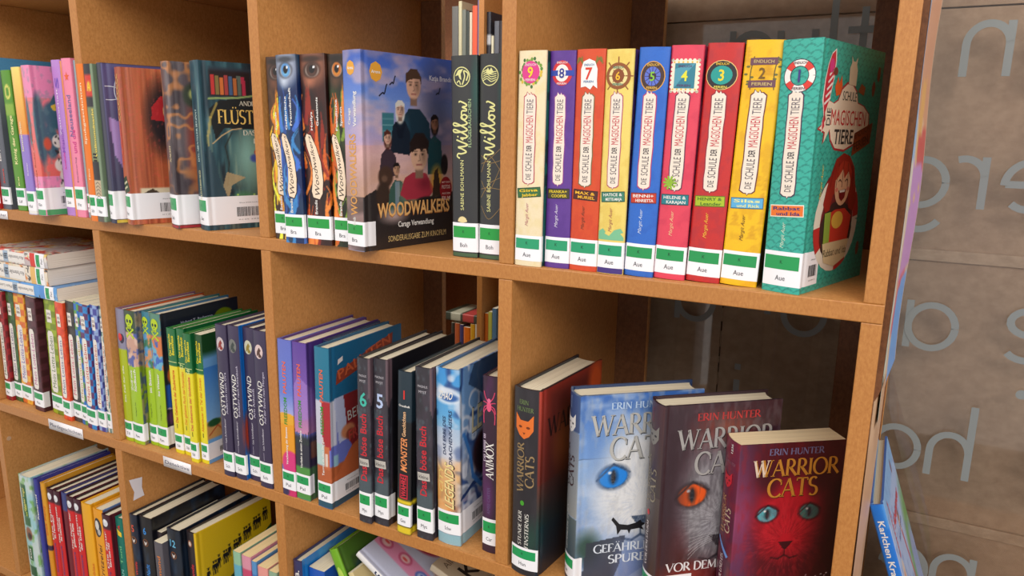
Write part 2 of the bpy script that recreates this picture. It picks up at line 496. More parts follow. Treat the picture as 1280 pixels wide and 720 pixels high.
class Book:
    def __init__(self, label, pose, t, h, w=145, kind='hard', art=None, base=(120, 60, 40), res=3.0, cres=None,
                 pages=(232, 222, 196), group=None, name='book', inner=(225, 220, 210), vis=None, edge=None, bulge=None, cat='book'):
        self.t, self.h, self.w, self.kind = t, h, w, kind
        self.bu = bulge if bulge is not None else (1.6 if kind == 'hard' else .8)
        x, y, z, yaw, lean = pose
        self.root = empty(name, label, cat, group)
        Rm = Matrix.Rotation(math.radians(-yaw), 4, 'Z') @ Matrix.Rotation(math.radians(lean), 4, 'Y')
        lift = max(0.0, math.sin(math.radians(lean))) * t * .001
        self.root.matrix_world = Matrix.Translation((x, y, z + Z0 + lift + .0002)) @ Rm
        tb = 2.4 if kind == 'hard' else .5
        # grid over the outer wrap: back cover, spine, front cover
        cres = cres or 6.0
        sb = np.array([-w, -w * .5, -12, -8, -6.5, -5, -3])
        ss = np.linspace(0, t, max(6, int(t / res) + 1))
        vis = w if vis is None else vis
        sf = np.concatenate([[1.5, 3, 5, 6.5, 8, 10, 12], np.linspace(14, w, max(3, int((w - 14) / cres) + 1))])
        s = np.concatenate([sb, ss, t + sf])
        rz = min(res, cres)
        z_ = np.linspace(0, h, max(4, int(h / rz) + 1))
        Sg, Zg = np.meshgrid(s, z_, indexing='ij')
        A = Art(Sg, Zg, base)
        if art:
            art(A, self)
        P = self.P(Sg, Zg)
        m = MB()
        m.grid(P, lin(A.c))
        zi = np.array([0, h])
        Si, Zi = np.meshgrid(s, zi, indexing='ij')
        Pi = self.P(np.clip(Si, -w, t + w), Zi, -tb)
        m.grid(Pi, colr=inner, flip=True)
        ec = lin(edge) if edge is not None else None
        for k, flip in ((-1, False), (0, True)):       # top and bottom rims of the case
            rim = np.stack([P[:, k], Pi[:, k]], 1)
            cc = np.stack([lin(A.c)[:, k], lin(A.c)[:, k]], 1) if ec is None else np.broadcast_to(ec, rim.shape)
            m.grid(rim, cc, flip=flip)
        for k, flip in ((0, True), (-1, False)):
            rim = np.stack([P[k][[0, -1]], Pi[k]], 1)
            m.grid(rim, np.broadcast_to(lin(A.c[k].mean(0)), rim.shape), flip=flip)
        self.cover = m.build('cover', M_COVER, self.root)
        # page block
        ov = 3.0 if kind == 'hard' else .05
        fo = 3.5 if kind == 'hard' else .3
        x0, x1 = tb + .1, t - tb - .1
        y0, y1 = self.bu + tb + .2, w - fo
        n = 7 if t > 18 else 4
        q = np.linspace(0, 1, n)
        cc = min(3.5, t * .12) if kind == 'hard' else 0
        front = [(x0 + (x1 - x0) * u, y0 - (1 - (2 * u - 1) ** 2) * self.bu * .8) for u in q]
        back = [(x0 + (x1 - x0) * u, y1 - (1 - (2 * u - 1) ** 2) * cc) for u in q[::-1]]
        m = MB()
        m.prism(front + back, ov, h - ov, pages)
        m.build('page_block', M_PAGE, self.root)
        self.ink, self.img = Pile(), Pile()
        self.map = None
        self.ni = self.ng = 0

    def P(self, s, z, off=0.0):
        s, z = np.broadcast_arrays(np.asarray(s, float), np.asarray(z, float))
        t, w, b = self.t, self.w, self.bu
        x = np.clip(s, 0, t)
        u = 2 * x / t - 1
        y = b * u * u
        over = np.where(s > t, s - t, np.where(s < 0, -s, 0))
        y = y + over * (w - b) / w
        nx = 4 * b * u / t
        ny = -np.ones_like(nx)
        L = np.hypot(nx, ny); nx, ny = nx / L, ny / L
        side = np.where(s > t + .01, 1.0, np.where(s < -.01, -1.0, 0.0))
        nx = np.where(side != 0, side, nx); ny = np.where(side != 0, 0, ny)
        if self.kind == 'hard':          # hinge groove
            g = .9 * np.exp(-((over - 6.5) / 2.2) ** 2) * (over > 0)
            x = x - side * g
        return np.stack([x + nx * off, y + ny * off, z], -1)

    def _put(self, m, V, T, colr, layer):
        V = np.asarray(V, float); T = np.asarray(T)
        if self.map is not None:
            V = self.map(V)
        # split long triangles lying on the curved spine or across its edge
        t = self.t
        for _ in range(11):
            tri = V[T]
            ext = tri[:, :, 0].max(1) - tri[:, :, 0].min(1)
            bad = (ext > 2.8) & (tri[:, :, 0].min(1) < t + 10)
            if not bad.any():
                break
            keep = T[~bad]; new = []
            vl = list(V)
            for a, b_, c in T[bad]:
                e = [(abs(V[a][0] - V[b_][0]), a, b_, c), (abs(V[b_][0] - V[c][0]), b_, c, a), (abs(V[c][0] - V[a][0]), c, a, b_)]
                _, p, q, r_ = max(e)
                vl.append((V[p] + V[q]) / 2); k = len(vl) - 1
                new += [(p, k, r_), (k, q, r_)]
            V = np.array(vl); T = np.concatenate([keep, np.array(new)]) if len(keep) else np.array(new)
        P = self.P(V[:, 0], V[:, 1], .2 + .1 * layer)
        if isinstance(m, Pile):
            m.add(P, T, colr, V)
        else:
            m.faces(P, T, colr)

    def _txt(self, s, font, bold):
        return serif(s, bold) if font == 'serif' else sans(s, bold)

    def up(self, s, c, z0, z1, hgt, colr, font='sans', bold=True, slant=0, layer=1, down=False):
        """lettering running up the book, centred on s=c"""
        V, T, L = self._txt(s, font, bold)
        x = V[:, 0] * (z1 - z0) + V[:, 1] * hgt * slant
        yy = (V[:, 1] - .5) * hgt
        W = np.stack([c - yy, z0 + x], 1) if not down else np.stack([c + yy, z1 - x], 1)
        self._put(self.ink, W, T, colr, layer); self.ni += 1
        return self

    def flat(self, s, x0, x1, z, hgt, colr, font='sans', bold=True, slant=0, layer=1, rot=0):
        """lettering running across, baseline z, from s=x0 to x1"""
        V, T, L = self._txt(s, font, bold)
        x = V[:, 0] * (x1 - x0) + V[:, 1] * hgt * slant
        y = V[:, 1] * hgt
        if rot:
            ca, sa = math.cos(math.radians(rot)), math.sin(math.radians(rot))
            x, y = x * ca - y * sa, x * sa + y * ca
        self._put(self.ink, np.stack([x0 + x, z + y], 1), T, colr, layer); self.ni += 1
        return self

    def digit(self, s, cx, z, hgt, colr, layer=1):
        L = sans(s, True)[2] * hgt * .92
        return self.flat(s, cx - L / 2, cx + L / 2, z, hgt, colr, layer=layer)

    def stroke(self, pts, wd, colr, layer=1, sm=True, taper=False):
        p = smooth_line(pts, 5) if sm else pts
        V, F = ribbon(p, lambda d: wd)
        self._put(self.img, V, np.array(F), colr, layer); self.ng += 1
        return self

    def poly(self, pts, colr, layer=0):
        T = tessellate_polygon([[Vector((x, y, 0)) for x, y in pts]])
        self._put(self.img, pts, _orient(pts, T, 1), colr, layer); self.ng += 1
        return self

    def rect(self, x0, z0, x1, z1, colr, layer=0, rot=0):
        cx, cz = (x0 + x1) / 2, (z0 + z1) / 2
        ca, sa = math.cos(math.radians(rot)), math.sin(math.radians(rot))
        pts = [(cx + (x - cx) * ca - (z - cz) * sa, cz + (x - cx) * sa + (z - cz) * ca) for x, z in ((x0, z0), (x1, z0), (x1, z1), (x0, z1))]
        return self.poly(pts, colr, layer)

    def ell(self, cx, cz, rx, rz, colr, layer=0, n=20, a0=0, a1=360):
        pts = [(cx + rx * math.cos(math.radians(a0 + (a1 - a0) * i / n)), cz + rz * math.sin(math.radians(a0 + (a1 - a0) * i / n))) for i in range(n if a1 - a0 == 360 else n + 1)]
        return self.poly(pts, colr, layer)

    def ring(self, cx, cz, r0, r1, colr, layer=1, a0=0, a1=360, n=24):
        V, F = ribbon([(cx + (r0 + r1) / 2 * math.cos(math.radians(a0 + (a1 - a0) * i / n)), cz + (r0 + r1) / 2 * math.sin(math.radians(a0 + (a1 - a0) * i / n))) for i in range(n + 1)], lambda d: r1 - r0)
        self._put(self.img, V, np.array(F), colr, layer); self.ng += 1
        return self

    def label(self, txt, z0=5, z1=31, wrap=4.5, bar=False, g=(30, 150, 82), s0=.3, gr=None, ktxt='K', top='Kinderbuch Nr.'):
        """library spine label: white wrap, green band with K, author letters; optional barcode"""
        t = self.t
        m = MB()
        se = np.unique(np.concatenate([np.arange(s0, t, 1.6), [t], [t + q for q in (1.5, 3, 5, 6.5, 8, 10, 12) if q < wrap], [t + wrap]]))
        ze = np.array([z0, z1])
        Sg, Zg = np.meshgrid(se, ze, indexing='ij')
        m.grid(self.P(Sg, Zg, .12), colr=(240, 238, 240))
        hh = z1 - z0
        keep = self.ink
        lab = m.build('library_label', M_LABEL, self.root)
        gz0, gz1 = z0 + hh * .48, z1 - hh * .12
        g1 = t - (2.2 if gr is None else gr)
        if wrap > 10:
            g1 = t - 2.0
        m = MB()
        V = np.array([(1.2, gz0), (g1, gz0), (g1, gz1), (1.2, gz1)])
        self._put(m, V, np.array([(0, 1, 2), (0, 2, 3)]), g, .6)
        m.build('green_band', M_LABEL, lab)
        self.ink = m = MB()
        cx = (1.2 + g1) / 2
        fw = min(t * .38, 9)
        self.flat(ktxt, cx - 1.2, cx + 1.2, gz0 + (gz1 - gz0) * .42, 3.2, (20, 60, 40), layer=1.6, bold=False)
        self.flat(txt, cx - fw * .5, cx + fw * .5, z0 + hh * .16, 4.6 if t > 14 else 3, (60, 60, 66), layer=1.2, bold=False)
        m.build('lettering', M_PRINT, lab)
        if bar:
            self.ink = m = MB()
            x0 = t + wrap * .42
            x1 = t + wrap * .9
            rr = random.Random(int(t * 10))
            x = x0
            while x < x1:
                bw = rr.choice((.35, .35, .7, 1.0))
                V = np.array([(x, z0 + hh * .26), (x + bw, z0 + hh * .26), (x + bw, z0 + hh * .6), (x, z0 + hh * .6)])
                self._put(m, V, np.array([(0, 1, 2), (0, 2, 3)]), (40, 38, 40), 1)
                x += bw + rr.choice((.35, .5, .8))
            self.flat('Stadtbücherei', x0 + 4, x1 - 4, z0 + hh * .74, 1.3, (70, 70, 74), bold=False)
            self.flat('0135 2947 13', x0 + 2, x1 - 2, z0 + hh * .13, 1.2, (70, 70, 74), bold=False)
            m.build('barcode', M_PRINT, lab)
        self.ink = keep
        return self

    def done(self):
        self.img.flush('cover_artwork', self.cover, 5.0)
        self.ink.flush('lettering', self.cover, 3.5)
        return self


ZA, ZB, ZC = 0.0, -0.35459, -0.70918

# ------------------------------------------------------------------ room and bookcase
import bmesh


def board(name, lo, hi, mat, mat_front=None, parent=None, bev=.0011):
    """bevelled board, its front (-Y) face edge-banded; metres, z relative to the upper shelf"""
    bm = bmesh.new()
    bmesh.ops.create_cube(bm, size=1)
    c = [(a + b_) / 2 for a, b_ in zip(lo, hi)]
    d = [b_ - a for a, b_ in zip(lo, hi)]
    for v in bm.verts:
        v.co = Vector((v.co.x * d[0], v.co.y * d[1], v.co.z * d[2]))
    if bev:
        bmesh.ops.bevel(bm, geom=list(bm.edges), offset=bev, segments=2, affect='EDGES', profile=.5)
    me = bpy.data.meshes.new(name)
    bm.normal_update()
    for f in bm.faces:
        f.material_index = 1 if (mat_front and f.normal.y < -.35) else 0
    bm.to_mesh(me); bm.free()
    me.materials.append(mat)
    if mat_front:
        me.materials.append(mat_front)
    o = bpy.data.objects.new(name, me)
    COL.objects.link(o)
    o.location = (c[0], c[1], c[2] + Z0)
    if parent:
        o.parent = parent
        o.matrix_parent_inverse = parent.matrix_world.inverted()
    return o


def structure(o):
    o['kind'] = 'structure'
    return o


structure(board('floor', (-3, -3, -Z0 - .05), (3, 2.2, -Z0), M_FLOOR, bev=0))
structure(board('wall_back', (-3, 2.0, -Z0), (3, 2.1, 1.5), M_WALL, bev=0))

TS, TD = .01683, .01664
PITCH = .3507
DX = [-1.7532, -1.4027, -1.0518, -.70108, -.35070, 0.0, .35281]
LV = [.35459, 0.0, ZB, ZC, ZC + ZB, ZC + 2 * ZB]
DEP = .343
bc = empty('bookcase', 'large open beech bookcase of square compartments filled with books', 'bookcase', loc=(-.69, 0, 0))
bpy.context.view_layer.update()
for z in LV:
    board('shelf', (DX[0], 0, z - TS), (DX[-1] + TD, DEP, z), M_PANEL, M_EDGE, bc)
for k, z in enumerate(LV[1:]):
    top = LV[k] - TS
    for x in DX:
        board('side_panel' if x in (DX[0], DX[-1]) else 'divider', (x, .0006, z), (x + TD, DEP, top), M_PANEL, M_EDGE, bc)
board('plinth', (DX[0], .02, -Z0), (DX[-1] + TD, .30, LV[-1] - TS), M_PANEL, None, bc)
zt, zb = LV[0], -Z0
for x0, x1 in ((-.372, -.2958), (-.035, .0638), (.321, .384)):
    board('back_post', (x0, DEP, zb), (x1 - .0012, DEP + .0105, zt), M_BACK, None, bc)
    board('lit_edge_strip', (x1 - .0010, DEP, zb), (x1, DEP + .0105, zt), M_PANEL, None, bc, .0002)  # paler panel colour stands in for light on the post's right edge
for x0, x1 in ((DX[0], DX[1]), (DX[1], DX[2]), (DX[2], DX[3]), (DX[3], DX[4])):
    board('back_panel', (x0 + TD / 2, DEP, zb), (x1 + TD / 2 - .0005, DEP + .006, zt), M_BACK, None, bc)
# dark back end of the side walls (second carcass standing behind the dividers)


# shelf signs, torn sticker, screw plug
def sign(name, label, x0, x1, z0, z1, txt, tilt=0):
    o = empty(name, label, 'label', 'paper category signs on the shelf edge', (x0, -.0006, Z0 + z0))
    o.rotation_euler = (0, math.radians(tilt), 0)
    W, H = (x1 - x0) * 1000, (z1 - z0) * 1000
    m = MB()
    m.box((0, -.3, 0), (W, .2, H), (238, 232, 232))
    m.build('paper', M_LABEL, o)
    V, T, L = sans(txt)
    m = MB()
    V2 = np.stack([4 + V[:, 0] * (W - 8), np.full(len(V), -.45), H * .32 + V[:, 1] * H * .36], 1)
    m.faces(V2, T, (52, 56, 90))
    m.build('lettering', M_PRINT, o)


sign('shelf_sign', 'white paper sign reading Pferdegeschichten on the middle shelf edge', -.876, -.781, -.3735, -.3555, 'Pferdegeschichten')
sign('shelf_sign', 'white paper sign reading Detektive on the middle shelf edge', -.5805, -.5185, -.3720, -.3555, 'Detektive')
sign('shelf_sign', 'white paper sign cut by the left picture edge, on the upper shelf edge', -.985, -.9205, -.0165, -.0030, 'Bilderbücher')
xs = DX[3] + TD
m = MB()
pts = [(8, -426), (31, -430), (29, -447), (32, -463), (12, -464), (15, -450), (11, -438)]
T = tessellate_polygon([[Vector((y, z, 0)) for y, z in pts]])
m.faces([(0, y, z) for y, z in pts], _orient(pts, T, 1), (236, 230, 236))
m.faces([(.25, y, z) for y, z in pts], _orient(pts, T, 1), (236, 230, 236))
o = m.build('torn_sticker', M_LABEL)
o.location = (xs + .0004, 0, Z0)
o['label'] = 'torn white paper sticker on the divider below the Detektive sign'; o['category'] = 'sticker'
for x, y, z in ((DX[2] + TD, .012, -.4316),):
    m = MB()
    m.prism([(4 * math.cos(a), 4 * math.sin(a)) for a in np.linspace(0, 6.283, 13)[:-1]], 0, .6, (214, 176, 140))
    o = m.build('screw_cap', M_PRINT, bc)
    o.matrix_parent_inverse = Matrix.Identity(4)
    o.rotation_euler = (0, math.radians(90), 0)
    o.location = (x + .69, y, z + Z0)

# ------------------------------------------------------------------ window with lettering, brown boards beyond
wn = board('window_1', (-.43, .3725, -1.0), (1.5, .3775, .6), M_GLASS, bev=0)
structure(wn)
bpy.context.view_layer.update()
for lo, hi in (((-.46, .36, -1.03), (-.43, .40, .63)), ((1.5, .36, -1.03), (1.53, .40, .63)), ((-.43, .36, .60), (1.5, .40, .63)), ((-.43, .36, -1.03), (1.5, .40, -1.0))):
    board('window_frame', lo, hi, M_BACK, None, wn)
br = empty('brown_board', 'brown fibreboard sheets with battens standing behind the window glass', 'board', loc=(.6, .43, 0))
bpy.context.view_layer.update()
zr = [-1.0, -.372, -.006, .295, .62]  # topmost joint traces the edge of a reflection, shaped as a sheet joint
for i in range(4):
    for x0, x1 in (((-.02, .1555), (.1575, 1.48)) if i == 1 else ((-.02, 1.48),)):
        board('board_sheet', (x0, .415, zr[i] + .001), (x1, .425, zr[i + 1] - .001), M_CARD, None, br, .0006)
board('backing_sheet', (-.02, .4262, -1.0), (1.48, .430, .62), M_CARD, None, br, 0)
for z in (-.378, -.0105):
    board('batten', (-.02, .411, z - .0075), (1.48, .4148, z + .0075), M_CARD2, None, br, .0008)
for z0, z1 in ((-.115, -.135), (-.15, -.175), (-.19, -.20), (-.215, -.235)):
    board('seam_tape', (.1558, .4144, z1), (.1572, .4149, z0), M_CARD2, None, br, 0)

LETT = empty('window_lettering', 'pale grey foil letters stuck on the window glass, seen mirrored', 'lettering', loc=(.5, .3725, Z0))
bpy.context.view_layer.update()


def letter(strokes, x, z, sc, wd=.0085):
    m = MB()
    for i, pts in enumerate(strokes):
        V, F = ribbon(pts, lambda d: wd / sc)
        V = V * sc
        m.faces(np.stack([x + V[:, 0] - .5, np.full(len(V), -.0002 - .0005 * i), z + V[:, 1]], 1), F, (150, 155, 155))
    m.build('letter', M_FROST, LETT, mm=False)


a_ = _arc
MIR = {   # mirrored round geometric small letters, x-height 1
    'n': [[(.8, 0), (.8, 1)], a_(.45, .58, .35, .38, 8, 180, 14) + [(.1, 0)]],
    'h': [[(.8, 0), (.8, 1.62)], a_(.45, .55, .35, .4, 8, 180, 14) + [(.1, 0)]],
    'r': [[(.55, 0), (.55, 1)], a_(.2, .6, .35, .36, 6, 110, 10)],
    'a': [[(.08, 0), (.08, 1)], a_(.5, .48, .42, .45, 0, 360, 26)],
    'o': [a_(.5, .48, .42, .45, 0, 360, 26)],
    'g': [[(.08, 0), (.08, 1)], a_(.5, .48, .42, .45, 0, 360, 26), a_(.5, -.08, .42, .38, 180, 330, 14)],
    'e': [[(.9, .5), (.1, .5)], a_(.5, .48, .42, .45, 180, -130, 26)],
    's': [a_(.5, .72, .3, .23, 30, 270, 12), a_(.5, .25, .33, .24, 88, -150, 12)],
    'l': [[(.2, 0), (.2, 1.62)]],
    'u': [[(.1, 1), (.1, 0)], [(.1, .4)] + a_(.45, .4, .35, .38, 180, 360, 14) + [(.8, 1)]],
    't': [[(.4, 0), (.4, 1.4)], [(.1, .95), (.75, .95)]],
    'i': [[(.2, 0), (.2, 1)], [(.2, 1.25), (.2, 1.4)]],
    'd': [[(.08, 0), (.08, 1.62)], a_(.5, .48, .42, .45, 0, 360, 26)],
}
for ch, x, z, sc in (('n', .414, .210, .062), ('a', .49, .210, .062), ('t', .285, .212, .06), ('l', .262, .212, .06), ('u', .205, .212, .06), ('a', .145, .212, .062),
                     ('g', .362, .055, .062), ('r', .424, .055, .062), ('e', .474, .055, .062), ('t', .545, .055, .062),
                     ('a', .094, -.128, .062), ('i', .214, -.106, .06), ('o', .242, -.130, .062), ('a', .325, -.128, .062), ('a', .394, -.126, .062), ('s', .494, -.126, .066),
                     ('h', .436, -.294, .062), ('o', .372, -.294, .062), ('i', .180, -.268, .06), ('i', .238, -.31, .06), ('e', .545, -.294, .062),
                     ('n', .46, -.462, .062), ('e', .40, -.462, .062)):
    letter(MIR[ch], x, z, sc)
m = MB()
for x, z in ((.53, -.168),):
    m.faces(np.array([(x - .5 + .006 * math.cos(t_), -.0003, z + .006 * math.sin(t_)) for t_ in np.linspace(0, 6.283, 17)[:-1]]), np.array([(0, i, i + 1) for i in range(1, 15)]), (150, 155, 155))
m.build('letter', M_FROST, LETT, mm=False)


# ------------------------------------------------------------------ poster sheets beside the bookcase
def sheet(name, label, prof, z0, z1, art, base):
    """prof(z) -> list of (x, y) across the sheet, metres"""
    root = empty(name, label, 'poster', None, (.38, .05, Z0))
    zz = np.linspace(z0, z1, 60)
    P = []
    for z in zz:
        p = np.array(prof(z))
        q = np.linspace(0, len(p) - 1, 30)
        p = np.stack([np.interp(q, range(len(p)), p[:, k]) for k in (0, 1)], 1)
        P.append(np.concatenate([p, np.full((len(p), 1), z)], 1))
    P = np.array(P).transpose(1, 0, 2) * 1000
    n, k = P.shape[:2]
    S, Z = np.meshgrid(np.linspace(0, 100, n), zz * 1000, indexing='ij')
    P = P + 0.0
    A = Art(S, Z, base); art(A)
    m = MB()
    P[..., 0] -= 380; P[..., 1] -= 50
    m.grid(P, lin(A.c)); 
    P2 = P.copy(); P2[..., 0] += .3
    m.grid(P2, lin(A.c), flip=True)
    m.build('paper', M_LABEL, root, smooth=True)
    return root


def art_poster(A):
    A.rect(0, -300, 34, 400, (150, 195, 240), 2)
    A.noise(60, 90, (236, 190, 150), .5, .6, 3)
    A.poly([(34, 300), (100, 300), (100, 150), (34, 160)], (222, 158, 120))
    A.poly([(50, 190), (80, 200), (70, 120), (45, 110)], (236, 178, 90))
    A.poly([(55, 140), (100, 150), (100, 105), (60, 112)], (214, 72, 70))
    A.rect(0, -20, 32, 118, (232, 224, 206), 1)
    A.poly([(32, 116), (100, 105), (100, -5), (40, -5)], (206, 148, 214))
    A.line([(20, 80), (60, 70), (90, 84)], 3, (240, 200, 120))
    A.line([(15, 70), (30, 40), (25, 10), (45, -10)], 4, (232, 160, 96))
    A.poly([(50, -5), (85, -5), (70, -75), (35, -60)], (228, 92, 110))
    A.poly([(60, -20), (100, -10), (100, -140), (60, -140)], (108, 170, 240))
    A.rect(-5, -140, 45, -20, (222, 226, 206), 2)


def prof_poster(z):
    b = .0015 * math.sin(z * 21)
    return [(.3752 + b * .3, .045), (.3772 + b, .12), (.3812 + b, .21), (.3888 + b * 1.4, .30)]


sheet('poster', 'colourful glossy poster hanging edge-on beside the right bookcase side', prof_poster, -.125, .33, art_poster, (228, 200, 170))


def prof_tan(z):
    k = min(1, max(0, (z + .42) / .3))
    return [(.3700 + .0052 * (1 - k) * .3, .030), (.3722 + .001 * k, .05), (.3765 - .001 * k, .075), (.3790 - .0006 * k, .11 + .02 * k)]


sheet('poster', 'tan curled paper sheet hanging below the poster beside the bookcase', prof_tan, -.43, -.095, lambda A: A.noise(60, 60, (206, 160, 122), .4, .7, 2), (222, 182, 146))

# ================================================================== BOOKS
WHITE, BLACK, CREAM = (244, 240, 232), (24, 22, 24), (246, 232, 214)


def pt(s, z, k=1.0):
    return (s, z)


# ------------------------------------------------ upper right bay: animal-school series, nine volumes
def pill(b, z0, z1, edge, fill=CREAM, wob=1):
    t = b.t
    c = t * .47
    wd = min(t * .2, 6.2)
    rr = random.Random(int(edge[0]) + int(z0))
    n = 9
    L = [(c - wd + rr.uniform(-.4, .4) * wob, z0 + (z1 - z0) * i / n) for i in range(n + 1)]
    R = [(c + wd + rr.uniform(-.4, .4) * wob, z0 + (z1 - z0) * i / n) for i in range(n + 1)]
    top = [(c + wd * .6, z1 + 2.4), (c + wd * .35, z1 + 2.2), (c + .8, z1 + 4.4), (c + .2, z1 + 2.4), (c - wd * .2, z1 + 2.6), (c - wd * .5, z1 + 4.8), (c - wd * .6, z1 + 2)]
    bot = [(c - wd * .5, z0 - 2.2), (c - .6, z0 - 2.4), (c, z0 - 4.2), (c + .8, z0 - 2.4), (c + wd * .6, z0 - 2)]
    P = L + top[::-1] + R[::-1] + bot[::-1]
    P = L + [top[6], top[5], top[4], top[3], top[2], top[1], top[0]] + R[::-1] + bot[::-1]
    cx, cz = c, (z0 + z1) / 2
    big = [(cx + (x - cx) * 1.16, cz + (z - cz) * 1.018) for x, z in P]
    b.poly(big, edge, 0)
    b.poly(P, fill, 1)
    h = wd * 1.15
    b.up('DIE', c, z0 + 1.5, z0 + 7.5, h * .8, (70, 60, 70), layer=2, bold=False)
    b.up('SCHULE', c, z0 + 10, z0 + 28, h, (84, 74, 84), layer=2, bold=False)
    b.up('DER', c, z0 + 30, z0 + 36, h * .8, (50, 44, 54), layer=2)
    b.up('MAGISCHEN', c, z0 + 38.5, z0 + 65, h * 1.15, (206, 60, 74), layer=2, bold=False)
    b.up('TIERE', c, z0 + 67, z1 - 2, h * 1.05, (110, 100, 108), layer=2, bold=False)


def tag(b, z, txts, fill, ink, rot=4, hh=8.5, edge=None):
    t = b.t
    b.rect(t * .06, z - hh / 2 - .8, t * .93, z + hh / 2 + .8, edge or tuple(int(v * .6) for v in fill), 1, rot)
    b.rect(t * .08, z - hh / 2, t * .91, z + hh / 2, fill, 2, rot)
    n = len(txts)
    for i, s in enumerate(txts):
        zz = z + hh * (.5 - (i + .86) / n) if n > 1 else z - 1.6
        hgt = hh / n * .66 if n > 1 else 3.6
        k = .1 * i
        b.flat(s, t * (.14 + k), t * (.86 if n == 1 else .84), zz - math.tan(math.radians(rot)) * t * .3, hgt, ink, layer=3, rot=rot)


def author(b, colr, z0=42, z1=65, c=.45):
    b.up('Margit Auer', b.t * c, z0, z1, 3.4, colr, layer=1, bold=False, slant=.4)


def art_speck(dark, sx=9, sz=9, lo=.56, hi=.66, seed=1, a=.5):
    def f(A, b):
        A.noise(sx, sz, dark, lo, hi, seed, a)
    return f


def num(b, s, z, hgt, colr, c=.48):
    b.digit(s, b.t * c, z - hgt / 2, hgt, colr, 4)


GS = 'numbered childrens novels with cream title strips in the upper right compartment'


def badge9(b):
    c, z = b.t * .46, 195
    rr = random.Random(5)
    for i in range(26):
        a = i / 26 * 6.283
        r = 10.5 + rr.uniform(-1, 2.4)
        b.ell(c + r * math.cos(a) * .98, z + r * 1.1 * math.sin(a), 1.5, 1.9, rr.choice([(86, 140, 52), (120, 160, 60), (222, 190, 60), (60, 110, 50)]), 0, 6)
    b.ell(c, z, 9.6, 10.8, (226, 60, 140), 1)
    b.flat('ENDLICH', c - 6, c + 6, z + 6, 2.2, (250, 220, 230), layer=3)
    b.flat('FERIEN', c - 5.4, c + 5.4, z - 8.4, 2.2, (250, 220, 230), layer=3)
    num(b, '9', z, 10, (255, 214, 40), .46)


def badge8(b):
    c, z = b.t * .5, 194
    b.ell(c, z, 10.6, 12, (216, 44, 50), 0)
    b.ell(c, z, 7.2, 8.2, WHITE, 1)
    b.rect(c - 12.4, z - 2.6, c + 12.4, z + 2.6, (44, 70, 170), 2)
    b.ell(c, z, 4.2, 4.6, WHITE, 3)
    b.flat('ENDLICH', c - 5.5, c + 5.5, z + 9, 1.9, (250, 220, 220), layer=3)
    b.flat('FERIEN', c - 5, c + 5, z - 10.8, 1.9, (250, 220, 220), layer=3)
    num(b, '8', z, 9, (44, 50, 140), .5)


def badge7(b):
    c, z = b.t * .46, 193
    for sx in (-1, 1):
        for i in range(5):
            b.stroke([(c + sx * 5, z + 6), (c + sx * (7 + i), z + 11 + i), (c + sx * (8 + 1.3 * i), z + 16 - i * 1.8)], 1.5, (96, 120, 40) if i % 2 else (150, 110, 40), 0)
    b.poly([(c - 8, z - 13), (c - 8.4, z + 4), (c - 6, z + 11), (c, z + 13.5), (c + 6, z + 11), (c + 8.6, z + 4), (c + 8.4, z - 6), (c + 9, z - 14), (c + 5, z - 11), (c + 2, z - 15), (c - 3, z - 12)], (250, 248, 242), 1)
    b.flat('ENDLICH', c - 5, c + 5, z + 7, 2, (70, 120, 170), layer=3)
    b.flat('FERIEN', c - 5, c + 5, z - 8.6, 2, (70, 120, 170), layer=3)
    num(b, '7', z, 11, (224, 60, 30), .46)


def badge6(b):
    c, z = b.t * .47, 190
    br_ = (150, 84, 36)
    for i in range(8):
        a = math.radians(22.5 * 0 + 45 * i)
        b.stroke([(c + 3 * math.cos(a), z + 3 * math.sin(a)), (c + 14.5 * math.cos(a), z + 17.5 * math.sin(a))], 1.1, br_, 0, False)
    b.ring(c, z, 9.2, 12.2, br_, 1)
    b.ell(c, z, 9.4, 9.4, (240, 222, 150), 0)
    b.ell(c, z, 6, 6.6, (140, 72, 30), 1)
    b.flat('ENDLICH', c - 5, c + 5, z + 6.8, 2, (60, 130, 120), layer=3)
    b.flat('FERIEN', c - 5, c + 5, z - 8.6, 2, (60, 130, 120), layer=3)
    num(b, '6', z, 7.5, (250, 190, 40), .47)


def badge5(b):
    c, z = b.t * .5, 189
    b.ell(c, z, 11.8, 13.6, (236, 170, 60), 0)
    b.ell(c, z, 11, 12.8, (70, 44, 40), 1)
    b.ell(c, z, 7.6, 8.6, (96, 116, 210), 2)
    for i in range(12):
        a = math.radians(30 * i)
        b.stroke([(c, z), (c + 7.4 * math.cos(a), z + 8.4 * math.sin(a))], .5, (50, 46, 90), 3, False)
    b.ell(c, z, 3.6, 4, (60, 40, 50), 3)
    b.flat('ENDLICH', c - 5.6, c + 5.6, z + 9.2, 2.2, (240, 190, 80), layer=3)
    b.flat('FERIEN', c - 5, c + 5, z - 11.4, 2.2, (240, 190, 80), layer=3)
    num(b, '5', z, 8, (140, 200, 60), .5)


